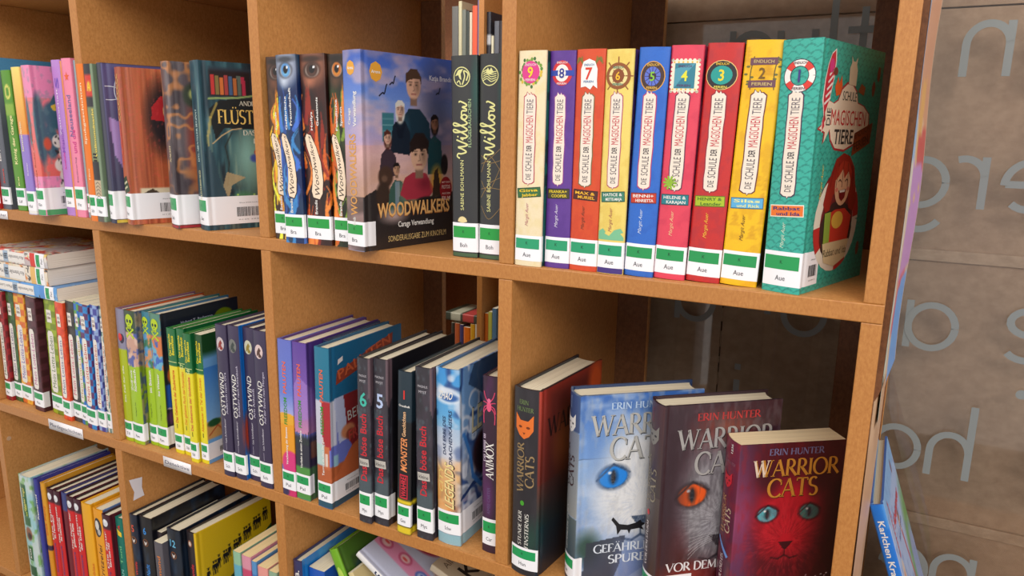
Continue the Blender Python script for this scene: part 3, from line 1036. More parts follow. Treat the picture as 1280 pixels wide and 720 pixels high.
def badge4(b):
    c, z = b.t * .48, 189
    w_, h_ = 12, 13.6
    for i in range(7):
        for s in (-1, 1):
            b.ell(c - w_ + 2 * w_ * i / 6, z + s * h_, 1.6, 1.6, (250, 240, 214), 0, 8)
    for i in range(8):
        for s in (-1, 1):
            b.ell(c + s * w_, z - h_ + 2 * h_ * i / 7, 1.6, 1.6, (250, 240, 214), 0, 8)
    b.rect(c - w_, z - h_, c + w_, z + h_, (250, 240, 214), 0)
    for i in range(6):
        b.ell(c - w_ * .86 + 2 * w_ * .86 * i / 5, z + h_ * .88, .9, .9, (240, 190, 60), 1, 6)
        b.ell(c - w_ * .86 + 2 * w_ * .86 * i / 5, z - h_ * .88, .9, .9, (240, 190, 60), 1, 6)
    b.rect(c - 9.4, z - 11, c + 9.4, z + 11, (50, 130, 150), 2)
    b.poly([(c - 9.4, z - 11), (c + 9.4, z + 11), (c - 9.4, z + 6)], (84, 160, 180), 3)
    b.flat('ENDLICH', c - 6, c + 6, z + 7.4, 2, (90, 60, 110), layer=4)
    b.flat('FERIEN', c - 6, c + 6, z - 9.6, 2, (90, 60, 110), layer=4)
    num(b, '4', z, 9, (236, 230, 60), .48)


def badge3(b):
    c, z = b.t * .47, 189
    b.ell(c, z, 14, 13, (240, 200, 120), 0)
    b.ell(c, z, 13.3, 12.3, (40, 34, 40), 1)
    b.ell(c, z, 9.6, 8.2, (30, 160, 150), 2)
    b.flat('ENDLICH', c - 5.6, c + 5.6, z + 8.8, 2, (240, 200, 60), layer=3)
    b.flat('FERIEN', c - 5.6, c + 5.6, z - 11.4, 2.2, (240, 220, 90), layer=3)
    num(b, '3', z, 9.5, (246, 220, 50), .47)


def badge2(b):
    c, z = b.t * .5, 190
    for dz in (10, -9):
        b.rect(c - 11, z + dz - 3, c + 12, z + dz + 3, (112, 70, 84), 1, 2)
        b.flat('ENDLICH' if dz > 0 else 'FERIEN', c - 8, c + 9, z + dz - 1.4, 2.6, (206, 180, 120), layer=3)
    rr = random.Random(2)
    for i in range(14):
        x = c + rr.choice((-1, 1)) * rr.uniform(8, 14); zz = z + rr.uniform(-14, 15)
        b.ell(x, zz, 1.8, 1.0, (110, 110, 50), 0, 6)
    b.stroke([(c - 9, z - 14), (c - 10, z), (c - 8, z + 14)], .8, (90, 80, 40), 0)
    b.stroke([(c + 11, z - 14), (c + 10, z), (c + 12, z + 14)], .8, (90, 80, 40), 0)
    num(b, '2', z, 9, (120, 84, 20), .5)


def lifering(b, c, z, R=13.2, layer=0):
    b.ring(c, z, R * .62 - .6, R + .7, (60, 40, 60), layer)
    b.ring(c, z, R * .62, R, (250, 244, 236), layer + 1)
    for a in (45, 135, 225, 315):
        b.ring(c, z, R * .62, R, (226, 60, 46), layer + 2, a - 17, a + 17, 5)


def badge1(b):
    c, z = b.t * .5, 187
    lifering(b, c, z)
    b.flat('ENDLICH', c - 5.5, c + 5.5, z + 9.6, 2.0, (120, 90, 90), layer=4)
    b.flat('FERIEN', c - 5.5, c + 5.5, z - 11.4, 2.2, (120, 90, 90), layer=4)
    num(b, '1', z, 10, (60, 50, 130), .5)


def art_n(base, back, seed, dark, trees=False):
    def f(A, b):
        A.noise(7, 9, dark, .52, .66, seed, .4)
        if trees:
            rr = random.Random(seed)
            for i in range(9):
                x, z = rr.uniform(2, b.t), rr.uniform(36, 200)
                for k in range(3):
                    A.poly([(x - 5 + k, z + k * 4), (x + 5 - k, z + k * 4), (x, z + 6 + k * 4)], dark, .5)
        m = (A.s > b.t + 2) | (A.s < -2)
        A.mix(m * 1.0, back)
        A.s2 = A.s
        n = fbm(A.s / 10, A.z / 10, seed + 9)
        A.mix(m * (n > .55) * .5, (40, 30, 40))
    return f


SERIES = [  # x, y, lean, t, h, colour, dark, back, label, badge, tag, pill edge, author ink, foot colour
    (.0184, .0006, .3, 30.3, 215.7, (245, 226, 186), (236, 214, 150), (50, 120, 116), 'cream spine novel with pink number 9 in a leafy wreath', badge9, (['Gina', 'Jabber'], (54, 108, 62), (250, 210, 40)), (190, 66, 84), (190, 120, 130)),
    (.0500, .0071, .2, 27.6, 215.2, (98, 56, 148), (84, 44, 134), (40, 90, 90), 'purple spine novel with number 8 in a red and blue roundel', badge8, (['FRANKA+', 'COOPER'], (70, 66, 40), (240, 210, 40)), (150, 70, 150), (230, 220, 240)),
    (.0784, .0066, .3, 29.7, 215.6, (220, 78, 34), (206, 60, 30), (120, 30, 30), 'orange red spine novel with number 7 on a white walrus shape', badge7, (['MAX &', 'MURIEL'], (84, 34, 30), (250, 190, 40)), (120, 110, 70), (110, 60, 40)),
    (.1089, .0055, .4, 27.4, 214.4, (243, 216, 112), (226, 190, 80), (90, 60, 130), 'pale yellow spine novel with number 6 inside a brown ship wheel', badge6, (['HATICE &', 'METTE-MAJA'], (58, 130, 106), WHITE), (190, 90, 110), (180, 110, 90)),
    (.1368, .0084, 1.3, 29.0, 215.1, (44, 108, 204), (36, 92, 188), (30, 60, 130), 'bright blue spine novel with number 5 in a brown and gold ring', badge5, (['BENNI+', 'HENRIETTA'], (206, 60, 36), WHITE), (190, 60, 110), (210, 225, 250)),
    (.1663, .0104, 1.3, 30.0, 215.9, (232, 68, 92), (206, 50, 80), (210, 80, 120), 'pinkish red spine novel with number 4 on a teal postage stamp', badge4, (['HELENE &', 'KARAJAN'], (36, 130, 140), WHITE), (110, 50, 80), (250, 200, 150)),
    (.1970, .0136, 1.7, 31.6, 216.8, (204, 42, 40), (170, 40, 56), (130, 40, 40), 'dark red spine novel with number 3 in a teal oval', badge3, (['HENRY &', 'Leander'], (176, 200, 40), (60, 110, 30)), (150, 40, 60), (250, 190, 60)),
    (.2294, .0141, 1.9, 33.0, 217.9, (250, 196, 16), (214, 152, 10), (110, 90, 40), 'golden yellow spine novel with number 2 between dark ribbons', badge2, (['Silas', 'und Rick'], (96, 180, 226), (240, 240, 160)), (110, 50, 50), (110, 80, 20)),
]
for i, (x, y, lean, t, h, c, dk, bk, lab, bdg, (tx_, tf, ti), pe, au) in enumerate(SERIES):
    b = Book(lab, (x, y, ZA, 0, lean), t, h, 148, 'hard', art_n(c, bk, i * 3 + 1, dk, i == 7), c, 1.6, 8, group=GS, inner=c, bulge=2.2)
    bdg(b)
    pill(b, 88, 171, pe)
    tag(b, 76.5, tx_, tf, ti, (6, 2, -3, 4, 3, 2, 3, 3)[i])
    author(b, au)
    if i == 5:
        for k in range(10):
            a = k * .628
            b.stroke([(9, 92), (9 + 6.5 * math.cos(a), 92 + 6.5 * math.sin(a))], 2, (150, 190, 50), 2, False)
    if i == 3:
        b.poly([(0.5, 34), (0.5, 42), (5, 45), (8, 42), (7, 40), (12, 38), (17, 44), (23, 46), (26, 42), (23, 41), (26.5, 37), (26.5, 34)], (126, 196, 150), 0)
        b.rect(.5, .5, 27, 6, (70, 50, 130), 0)
    b.label('Aue', 5.5, 32, 4.6, g=(34, 152, 104) if i < 4 else (30, 146, 78))
    b.done()


def art_green(A, b):
    # rows of scalloped waves
    row = np.floor(A.z / 5.2)
    ph = (A.s + (row % 2) * 5) / 10.0
    k = A.z / 5.2 - row
    arc = np.abs(k - (.25 + .6 * np.abs(np.sin(ph * np.pi))))
    A.mix((arc < .13) * .75, (28, 128, 116))
    t = b.t
    A.ell(t + 82, 172, 40, 22, (30, 124, 108), .5, 0, .5)


b = Book('green wave-patterned novel with number 1 in a lifebelt, its cover turned out', (.2675, .0113, ZA, 17, 0), 34.5, 217, 146, 'hard', art_green, (56, 178, 158), 1.0, 1.2, group=GS, inner=(40, 150, 130))
t = b.t
badge1(b)
pill(b, 88, 171, (70, 50, 80))
tag(b, 73, ['Rabbat', 'und Ida'], (240, 120, 40), (50, 40, 110), 3, 9, (250, 240, 220))
author(b, (214, 236, 210), 40, 62)
# title cartouche
b.map = lambda V: np.stack([t + 8 + 1.08 * (V[:, 0] - t - 20), 126 + .74 * (V[:, 1] - 104)], 1)
cart = [(t + 26, 150), (t + 33, 160), (t + 44, 157), (t + 52, 161), (t + 58, 174), (t + 68, 181), (t + 80, 180), (t + 90, 172), (t + 94, 160), (t + 108, 157), (t + 122, 148), (t + 124, 136), (t + 112, 120), (t + 96, 112), (t + 74, 104), (t + 54, 106), (t + 44, 116), (t + 40, 128), (t + 30, 112), (t + 31, 124), (t + 20, 128), (t + 30, 138)]
b.poly([(t + 74 + (x - t - 74) * 1.05, 142 + (z - 142) * 1.07) for x, z in cart], (176, 50, 56), 0)
b.poly(cart, (240, 222, 196), 1)
b.flat('SCHULE', t + 60, t + 90, 162, 11, (60, 70, 60), layer=3, bold=False)
b.flat('MAGISCHEN', t + 40, t + 116, 133, 18, (206, 50, 56), layer=3, bold=False)
b.flat('TIERE', t + 50, t + 91, 111, 17, (50, 50, 50), layer=3)
b.up('DIE', t + 35, 132, 152, 8, (50, 50, 60), layer=3, bold=False)
b.poly([(t + 92, 96), (t + 132, 112), (t + 134, 138), (t + 94, 124)], (150, 70, 34), 3)
b.flat('ENDLICH', t + 96, t + 130, 117, 7, (90, 34, 20), layer=4, rot=20)
b.flat('FERIEN', t + 97, t + 131, 102, 10, (70, 26, 16), layer=4, rot=20)
# owl-like small animal and fox shapes above the title
b.poly([(t + 70, 181), (t + 69, 200), (t + 72, 206), (t + 71, 214), (t + 75, 208), (t + 80, 208), (t + 84, 214), (t + 83, 205), (t + 86, 198), (t + 86, 180)], (226, 210, 180), 2)
b.poly([(t + 46, 166), (t + 42, 176), (t + 47, 188), (t + 50, 180), (t + 54, 190), (t + 57, 178), (t + 54, 168)], (226, 96, 40), 2)
b.poly([(t + 92, 174), (t + 98, 184), (t + 108, 180), (t + 106, 170)], (150, 80, 40), 2)
b.map = None
# striped swimmer shape at the top left of the cover
pts = [(t + 19, 205), (t + 26, 209), (t + 28, 200), (t + 27, 186), (t + 22, 168), (t + 16, 158), (t + 12, 150), (t + 13, 142), (t + 17, 146), (t + 14, 155), (t + 10, 168), (t + 11, 184), (t + 14, 196)]
b.poly([(t + 18 + (x - t - 18) * 1.18, 177 + (z - 177) * 1.05) for x, z in pts], (244, 232, 220), 1)
b.poly(pts, (206, 50, 66), 2)
for k in range(5):
    b.stroke([(t + 12 + k * 1.4, 164 + k * 6), (t + 24 + k * .6, 170 + k * 6)], 2.0, (244, 232, 224), 3, False)
b.ell(t + 21, 196, 5, 6, (220, 60, 130), 3)
b.ell(t + 30, 192, 5, 3.4, (120, 60, 50), 3)
# red-haired child in a lifebelt
b.map = lambda V: np.stack([t + 68 + 1.12 * (V[:, 0] - t - 66), 12 + 1.0 * V[:, 1]], 1)
b.ell(t + 66, 50, 44, 48, (120, 40, 44), 0)
b.ring(t + 66, 48, 34, 46, (236, 226, 206), 1)
for a in (20, 110, 200, 290):
    b.ring(t + 66, 48, 34, 46, (190, 46, 44), 2, a - 16, a + 16, 6)
b.ell(t + 66, 40, 34, 28, (60, 40, 40), 2)
b.poly([(t + 44, 92), (t + 38, 80), (t + 34, 66), (t + 40, 58), (t + 48, 60), (t + 52, 74), (t + 84, 74), (t + 88, 60), (t + 98, 56), (t + 104, 66), (t + 98, 82), (t + 92, 98), (t + 80, 108), (t + 66, 111), (t + 52, 106)], (158, 40, 30), 3)
b.ell(t + 70, 82, 16, 19, (240, 190, 150), 4)
b.poly([(t + 53, 86), (t + 56, 98), (t + 66, 104), (t + 78, 103), (t + 87, 94), (t + 87, 84), (t + 80, 94), (t + 72, 88), (t + 68, 97), (t + 60, 90)], (186, 56, 38), 5)
for k in range(5):
    b.stroke([(t + 50 + k * 9, 104 - abs(k - 2) * 2), (t + 46 + k * 11, 92 - abs(k - 2)), (t + 44 + k * 12, 80)], .8, (110, 24, 22), 5.4)
b.stroke([(t + 60, 85), (t + 63, 87), (t + 66, 85)], 1.0, (60, 30, 30), 6); b.stroke([(t + 74, 85), (t + 77, 87), (t + 80, 85)], 1.0, (60, 30, 30), 6)
b.poly([(t + 62, 77), (t + 78, 78), (t + 76, 70), (t + 70, 67), (t + 65, 70)], (130, 20, 30), 6)
b.poly([(t + 64, 77), (t + 76, 77.6), (t + 75, 75.4), (t + 65, 75)], (246, 240, 230), 6.5)
b.ell(t + 58, 78, 2.6, 2, (226, 130, 110), 5); b.ell(t + 82, 78, 2.6, 2, (226, 130, 110), 5)
b.poly([(t + 44, 56), (t + 60, 60), (t + 80, 60), (t + 96, 52), (t + 92, 26), (t + 46, 26)], (212, 60, 44), 4)
b.ell(t + 66, 50, 12, 8, (240, 196, 80), 5)
b.poly([(t + 40, 30), (t + 96, 30), (t + 90, 12), (t + 68, 6), (t + 46, 12)], (226, 206, 160), 5)
b.flat('Rabbat und Ida', t + 44, t + 92, 17, 7, (60, 50, 40), layer=6, bold=False)
b.rect(t + 40, 30, t + 52, 58, (150, 180, 70), 6, 4)
b.map = None
for x, z in ((t + 128, 30), (t + 134, 196), (t + 124, 182)):
    b.ell(x, z, 4, 7, (150, 80, 60), 1)
b.up('Margit Auer', t + 24, 82, 112, 4, (232, 200, 90), layer=1, bold=False, slant=.5)
b.label('Aue', 6, 37, 36, True, g=(30, 150, 80))
b.done()


# ------------------------------------------------ upper compartment 3: eye-spine fantasy series, film book, two dark novels
def art_eye(iris, skin, flame, flame2, bg, seed, pup=(20, 12, 12)):
    def f(A, b):
        t, h = b.t, b.h
        A.c[:] = bg
        A.noise(10, 30, tuple(v * .4 + 10 for v in flame), .45, .7, seed, .8)
        rr = random.Random(seed)
        for k in range(34):
            x, z = rr.uniform(-.1, 1.0) * t, rr.uniform(-20, 150)
            L, wd, cv = rr.uniform(24, 54), rr.uniform(4.5, 10), rr.uniform(-1, 1) * t * .35
            c = rr.choice((flame, flame2, flame, tuple(min(255, v * 1.25 + 20) for v in flame2)))
            prev = None
            for q in range(9):
                u = q / 8
                p = (x + cv * math.sin(u * 3.1), z + L * u)
                if prev:
                    A.seg(*prev, *p, wd * math.sin(max(.12, 1 - u) * 1.57) * (.5 + u * 1.2 if u < .4 else 1), c, .85)
                prev = p
        A.ell(t * .5, 208, t * .8, 32, tuple(v * .6 for v in skin), .5)
        A.ell(t * .55, 205, t * .6, 24, skin, .8)
        A.ell(t * .4, 190, t * .3, 10, tuple(min(255, v * 1.2) for v in skin), .9, 0, .7)
        A.ell(t * .5, 203, t * .42, 11, tuple(v * .4 for v in skin), .3, 8)
        A.ell(t * .52, 202.5, t * .3, 8.4, (226, 216, 206), .25)
        A.ell(t * .52, 203, t * .26, 8.6, iris, .2)
        A.ell(t * .52, 200, t * .18, 4, tuple(min(255, v * 1.5 + 20) for v in iris), .9, 0, .7)
        A.ell(t * .52, 203.5, t * .13, 5.0, pup, .2)
        A.ell(t * .6, 206, t * .05, 1.8, (255, 255, 255), .3)
        A.ell(t * .5, 215, t * .6, 5, tuple(v * .35 for v in skin), .6)
    return f


def banner(b):
    t = b.t
    P = [(t * .36, 57), (t * .3, 64), (t * .36, 76), (t * .38, 90), (t * .3, 104), (t * .16, 116), (t * .1, 126), (t * .18, 131), (t * .36, 129), (t * .56, 116), (t * .72, 98), (t * .78, 78), (t * .74, 62), (t * .62, 55)]
    b.poly([(t * .5 + (x - t * .5) * 1.12, 94 + (z - 94) * 1.03) for x, z in P], (60, 36, 30), 0)
    b.poly(P, (250, 226, 196), 1)
    V, T, L = sans('Woodwalkers')
    z = 59 + V[:, 0] * 70
    u = (z - 59) / 70
    c = t * (.55 - .28 * u ** 2)
    W = np.stack([c - (V[:, 1] - .45) * 7.6 * (1 - .35 * u), z + (V[:, 1] - .5) * 2], 1)
    b._put(b.ink, W, T, (50, 34, 34), 2); b.ni += 1


WG = 'fantasy novels with an animal eye at the top of the spine'
for x, y, lean, t, h, art, lab, sub in (
        (-.3257, .0024, -.6, 31, 221, art_eye((70, 40, 30), (110, 66, 44), (236, 140, 30), (250, 200, 40), (60, 30, 10), 3), 'fantasy novel with dark brown eye and yellow flames, first in the row', ['Fremde', 'Wildnis']),
        (-.2905, -.0154, -.8, 30.4, 220.5, art_eye((90, 150, 210), (190, 200, 226), (60, 140, 206), (40, 80, 160), (16, 40, 90), 11), 'fantasy novel with blue eye and blue spine swirls', ['Gefährliche', 'Freundschaft']),
        (-.2594, -.0102, -.5, 37, 220.8, art_eye((70, 44, 34), (170, 104, 76), (150, 40, 20), (226, 100, 30), (40, 20, 18), 21), 'fantasy novel with brown eye and dark red flames', ['Hollys', 'Geheimnis']),
        (-.2202, -.0068, -.6, 27.2, 219.9, art_eye((200, 110, 30), (90, 60, 40), (140, 170, 60), (220, 100, 30), (26, 34, 16), 31), 'fantasy novel with amber eye and green leaf flames', ['Feindliche', 'Spuren'])):
    b = Book(lab, (x, y, ZA, 0, lean), t, h, 148, 'soft', art, (40, 24, 20), 1.1, 8, group=WG, inner=(60, 40, 40), bulge=1.6)
    banner(b)
    k = t * .16
    b.up(sub[0], t * .42, 135, 135 + len(sub[0]) * 3.5, 3, WHITE, layer=2)
    b.up(sub[1], t * .66, 140, 140 + len(sub[1]) * 3.6, 3, WHITE, layer=2)
    b.up('Brandis', t * .46, 37, 54, 4, WHITE, layer=2)
    b.label('Bra', 7, 35, 4.2, g=(30, 150, 60))
    b.done()


def art_film(A, b):
    t = b.t
    A.grad(0, (44, 36, 40), 62, (70, 54, 50))
    A.grad(62, (226, 176, 140), 120, (214, 170, 176))
    A.grad(120, (196, 168, 200), 170, (120, 150, 216))
    A.grad(170, (110, 142, 214), 223, (60, 96, 190))
    A.noise(30, 18, (232, 190, 186), .5, .72, 7, .55)
    A.ell(t + 118, 150, 46, 90, (74, 76, 100), .8, 0, .8)
    A.ell(t + 120, 195, 40, 40, (60, 66, 110), .9, 0, .7)
    A.noise(34, 16, (190, 160, 170), .55, .75, 17, .5)
    A.rect(-150, 0, t + 8, 92, (150, 120, 110), 40, .5)
    # rock ground
    A.poly([(t, 62), (t + 18, 70), (t + 40, 60), (t + 52, 70), (t + 66, 56), (t + 90, 66), (t + 104, 58), (t + 150, 62), (t + 150, 0), (t, 0)], (46, 40, 40))
    A.poly([(t + 34, 52), (t + 46, 66), (t + 60, 58), (t + 66, 48), (t + 50, 44)], (170, 120, 90), .8)
    # teal building
    A.rect(t + 30, 124, t + 48, 156, (60, 118, 130), 1)
    for k in range(4):
        A.rect(t + 30, 128 + k * 7, t + 48, 129 + k * 7, (110, 160, 166), 1)
    def head(cx, cz, r, skin, hair, lr=1, fringe=.35, long=0):
        dk = tuple(v * .62 for v in skin)
        if long:
            A.ell(cx, cz - r * .5, r * 1.25, r * 2.1, hair, .25)
        A.rect(cx - r * .45, cz - r * 1.9, cx + r * .45, cz - r * .6, dk, 1.5)
        A.ell(cx, cz, r, r * 1.36, skin, .1)
        A.ell(cx + r * .55 * lr, cz - r * .1, r * .62, r * 1.25, dk, .9, 0, .8)
        A.poly([(cx - r * 1.08, cz + r * .1), (cx - r * 1.0, cz + r * 1.1), (cx - r * .3, cz + r * 1.62), (cx + r * .5, cz + r * 1.58), (cx + r * 1.06, cz + r * .9), (cx + r * 1.08, cz + r * .1), (cx + r * .86, cz + r * (.95 - fringe)), (cx + r * .2, cz + r * (1.0 - fringe)), (cx - r * .5, cz + r * (.86 - fringe)), (cx - r * .84, cz + r * (.7 - fringe))], hair)
        for k in (-1, 1):
            A.ell(cx + k * r * .4, cz + r * .08, r * .3, r * .2, dk, .8, 0, .9)
            A.ell(cx + k * r * .4, cz + r * .06, r * .14, r * .08, (34, 24, 24), .5)
            A.seg(cx + k * r * .18, cz + r * .32, cx + k * r * .64, cz + r * .34, max(.8, r * .1), tuple(v * .35 for v in skin), .8)
        A.line([(cx + r * .04, cz), (cx + r * .12, cz - r * .42), (cx - r * .1, cz - r * .48)], max(.6, r * .09), dk, .8)
        A.seg(cx - r * .3, cz - r * .78, cx + r * .3, cz - r * .78, max(.8, r * .14), (150, 84, 78), .8)
        A.ell(cx, cz - r * 1.25, r * .7, r * .16, dk, .9, 0, .6)

    # tall man behind
    A.poly([(t + 50, 116), (t + 58, 146), (t + 72, 162), (t + 90, 162), (t + 106, 146), (t + 110, 110)], (28, 52, 66))
    A.ell(t + 66, 140, 10, 20, (54, 96, 116), .8, 0, .6)
    head(t + 80, 188, 12, (218, 168, 142), (78, 56, 44), 1, .3)
    # white-haired woman
    A.poly([(t + 42, 112), (t + 46, 142), (t + 54, 148), (t + 66, 148), (t + 74, 134), (t + 72, 108)], (26, 36, 50))
    head(t + 58, 160, 6.8, (222, 178, 156), (222, 216, 206), 1, .3, 1)
    A.poly([(t + 50, 146), (t + 58, 138), (t + 66, 146), (t + 62, 128), (t + 54, 128)], (20, 28, 42))
    # dark-haired woman right
    A.poly([(t + 102, 84), (t + 104, 122), (t + 114, 132), (t + 126, 124), (t + 130, 84)], (28, 64, 70))
    head(t + 115, 146, 6.4, (132, 90, 70), (26, 20, 22), 1, .3, 1)
    # girl left
    A.poly([(t + 24, 86), (t + 28, 110), (t + 38, 118), (t + 50, 108), (t + 52, 84)], (66, 50, 60))
    head(t + 38, 128, 5.6, (222, 172, 148), (88, 46, 38), 1, .3, 1)
    # brown bear and boy in a green jacket
    A.ell(t + 34, 84, 13, 14, (74, 52, 42), .25); A.ell(t + 30, 62, 13, 20, (62, 46, 38), .3); A.ell(t + 32, 82, 6, 5, (110, 82, 66), .5)
    A.poly([(t + 36, 40), (t + 40, 70), (t + 48, 80), (t + 60, 78), (t + 68, 62), (t + 64, 40)], (60, 92, 82))
    A.poly([(t + 48, 78), (t + 56, 78), (t + 54, 44), (t + 49, 44)], (120, 140, 150))
    head(t + 51, 92, 5.2, (206, 156, 124), (36, 28, 28), 1, .3)
    # boy in the centre
    A.ell(t + 86, 66, 38, 24, (236, 200, 150), .8, 0, .7)
    A.poly([(t + 56, 62), (t + 64, 82), (t + 78, 88), (t + 100, 86), (t + 114, 66), (t + 104, 56), (t + 66, 56)], (172, 52, 68))
    A.ell(t + 96, 74, 18, 12, (110, 30, 44), .9, 0, .6)
    head(t + 88, 108, 14.5, (224, 176, 146), (48, 34, 32), 1, .42)
    A.poly([(t + 72, 122), (t + 76, 110), (t + 84, 120), (t + 92, 112), (t + 98, 118), (t + 103, 108), (t + 105, 124), (t + 96, 134), (t + 82, 134)], (40, 28, 26), .9)
    A.noise(3, 12, (86, 62, 52), .6, .8, 3, .0)
    A.ell(t + 46, 38, 28, 12, (226, 196, 190), .9, 0, .8)
    # fire figures on the right
    A.ell(t + 118, 78, 14, 22, (210, 150, 50), .6, 0, .9)
    A.poly([(t + 110, 56), (t + 114, 88), (t + 120, 92), (t + 126, 60)], (60, 44, 34))
    A.ell(t + 100, 52, 22, 7, (40, 36, 34), .3)
    A.ell(t + 132, 96, 7, 14, (30, 26, 30), .2)


b = Book('film edition novel with a group portrait cover above large gold title', (-.1918, -.0171, ZA, 11, 0), 29.5, 222, 150, 'hard', art_film, (120, 150, 214), 1.1, 1.2, inner=(60, 66, 90), name='book')
t = b.t
for cx, cz, r in ((t * .5, 203, 8), (t + 22, 200, 11)):
    b.ell(cx, cz, r * .86, r, (236, 168, 60), 0, 8)
    b.flat('Arena', cx - r * .6, cx + r * .6, cz - 1.6, 3.4, WHITE, layer=1)
b.up('WOODWALKERS', t * .5, 41, 132, 11, (222, 160, 84), 'sans', True)
b.up('Carags', t * .36, 142, 160, 4, WHITE, layer=1); b.up('Verwandlung', t * .66, 140, 178, 5, WHITE, layer=1)
b.up('Brandis', t * .5, 30, 39, 4.5, WHITE)
b.flat('Katja Brandis', t + 106, t + 146, 196, 5.5, (190, 186, 196), layer=1)
b.flat('WOODWALKERS', t + 20, t + 140, 37, 17, (190, 120, 60), layer=1)
b.flat('WOODWALKERS', t + 20.6, t + 140.6, 38, 16, (240, 186, 116), layer=2)
b.flat('Carags Verwandlung', t + 52, t + 112, 24.5, 6.5, WHITE, layer=1)
b.flat('SONDERAUSGABE ZUM KINOFILM', t + 36, t + 134, 8, 7, (226, 196, 130), layer=1, bold=False)
b.ell(t + 134, 66, 11, 15, (150, 30, 36), 1)
for k, s in enumerate(('MIT DEN', 'FOTOS', 'AUS DEM', 'FILM')):
    b.flat(s, t + 127, t + 142, 73 - k * 7, 4.5 if k % 2 else 2.2, (236, 200, 190), layer=2)
for x, z, r in ((t + 34, 178, 8), (t + 48, 190, 6), (t + 122, 182, 5)):
    b.stroke([(x - r, z - r * .5), (x - r * .3, z), (x, z - 1), (x + r * .4, z + r), (x + r * .6, z + r * 1.2)], 1.5, (30, 34, 50), 1)
b.label('Bra', 6, 34, 17, g=(30, 150, 60))
b.done()


def willow(lab, pose, t, h, seed, title2):
    def art(A, b):
        A.noise(14, 60, (66, 70, 62), .4, .8, seed, .5)
        A.ell(b.t * .95, 180, 7, 50, (30, 84, 74), .8, 0, .8)
    b = Book(lab, pose, t, h, 140, 'hard', art, (48, 48, 50), 1.4, 8, inner=(40, 40, 40), bulge=2.4)
    t = b.t
    gold = (230, 226, 150)
    c, z = t * .44, h - 22
    b.ring(c, z, 9.4, 10.4, gold, 1)
    b.ell(c, z, 9.4, 9.4, (60, 62, 58), 0)
    if title2:
        b.poly([(c - 8, z + 1), (c - 4, z + 7), (c + 2, z + 8), (c - 1, z + 3), (c, z - 3), (c - 2, z - 2), (c - 4, z + 2)], gold, 1)
        b.stroke([(c + 1, z - 8), (c + 4, z), (c + 3, z + 6), (c + 8, z + 3), (c + 6, z - 4)], 1.4, gold, 1)
        b.stroke([(c - 6, z - 6), (c - 3, z - 4), (c - 1, z - 8)], 1.2, gold, 1)
    else:
        for k in range(5):
            b.stroke([(c - 8, z - 5 + k * 2.2), (c - 3, z - 3 + k * 2.2), (c + 2, z - 6 + k * 2.4), (c + 8, z - 4 + k * 2)], .9, gold, 1)
        b.poly([(c - 5, z + 3), (c - 2, z + 8), (c, z + 5), (c + 2, z + 8), (c + 5, z + 3), (c, z + 1)], gold, 1)
        for k in range(7):
            b.stroke([(t * .1, 112 - k * 9), (t * .45, 104 - k * 10 + (k % 3) * 14), (t * .98, 108 - k * 8 + (k % 2) * 22)], .6, (150, 120, 70), 0)
    # script title, drawn as one flowing line (x = along the spine, y = across)
    scr = [[(0, 3), (2, 6), (5, 5), (5, 1), (7, -4), (10, 0), (12, 5), (13, -2), (15, -5), (18, 2), (20, 7)],
           [(20, -1), (22, 2), (22, -3), (24, -5), (27, -1), (31, 8), (30, 11), (28, 8), (29, -2), (31, -5), (34, -1), (38, 8), (37, 11), (35, 8), (36, -2), (38, -5), (41, -2), (43, 1), (45, 1), (47, -2), (45, -5), (42, -3), (43, 0), (48, 1), (51, 0), (51, -4), (53, -4), (55, 0), (56, -4), (58, -4), (61, 2), (60, 4)]]
    for L in scr:
        b.stroke([(t * .47 - y * 1.15, 108 + x * .98) for x, y in L], 1.7, gold, 2)
    b.ell(t * .47 - 6, 131, 1, 1, gold, 2, 8)
    if title2:
        b.up('FLÜGELRAUSCHEN', t * .74, 120, 170, 3.6, (180, 206, 150), layer=2, bold=False)
    b.up('SABINE BOHLMANN', t * .44, 52, 106, 4.4, gold, layer=2, bold=False)
    if title2:
        for k in range(7):
            a = math.radians(25 * k + 15)
            b.stroke([(t * .44, 39), (t * .44 + 6 * math.cos(a), 39 + 6 * math.sin(a))], 2.2, (240, 220, 160), 1, False)
    b.rect(.4, .5, t - .4, 4.5, (70, 100, 70), 0)
    b.label('Boh', 6, 38, 4, g=(30, 150, 60))
    b.done()


willow('dark grey novel with gold script title and green vertical subtitle', (-.066, .012, ZA, 0, -.6), 32, 215, 3, True)
willow('dark grey novel with gold script title and thin golden grass lines', (-.0334, .0144, ZA, 0, -.2), 29.5, 216, 8, False)


# ------------------------------------------------ upper compartment 2
def simple_art(bands=(), noise=None, cover=None):
    def f(A, b):
        for z0, z1, c in bands:
            A.rect(-200, z0, 400, z1, c, .8)
        if noise:
            A.noise(*noise)
        if cover:
            m = A.s > b.t + 1
            keep = A.c.copy()
            cover(A, b)
            A.c = np.where(m[..., None], A.c, keep)
    return f


b = Book('thin bright orange novel with white lettering next to the divider', (-.6740, -.016, ZA, 0, 0), 15.3, 221, 140, 'soft', simple_art(), (240, 122, 16), 2.5, inner=WHITE)
b.up('Spukgeschichten', 7.5, 110, 195, 4.4, (255, 226, 190)); b.up('Nina', 7.5, 60, 76, 3, (255, 226, 190))
b.label('Sch', 8, 38, 3).done()


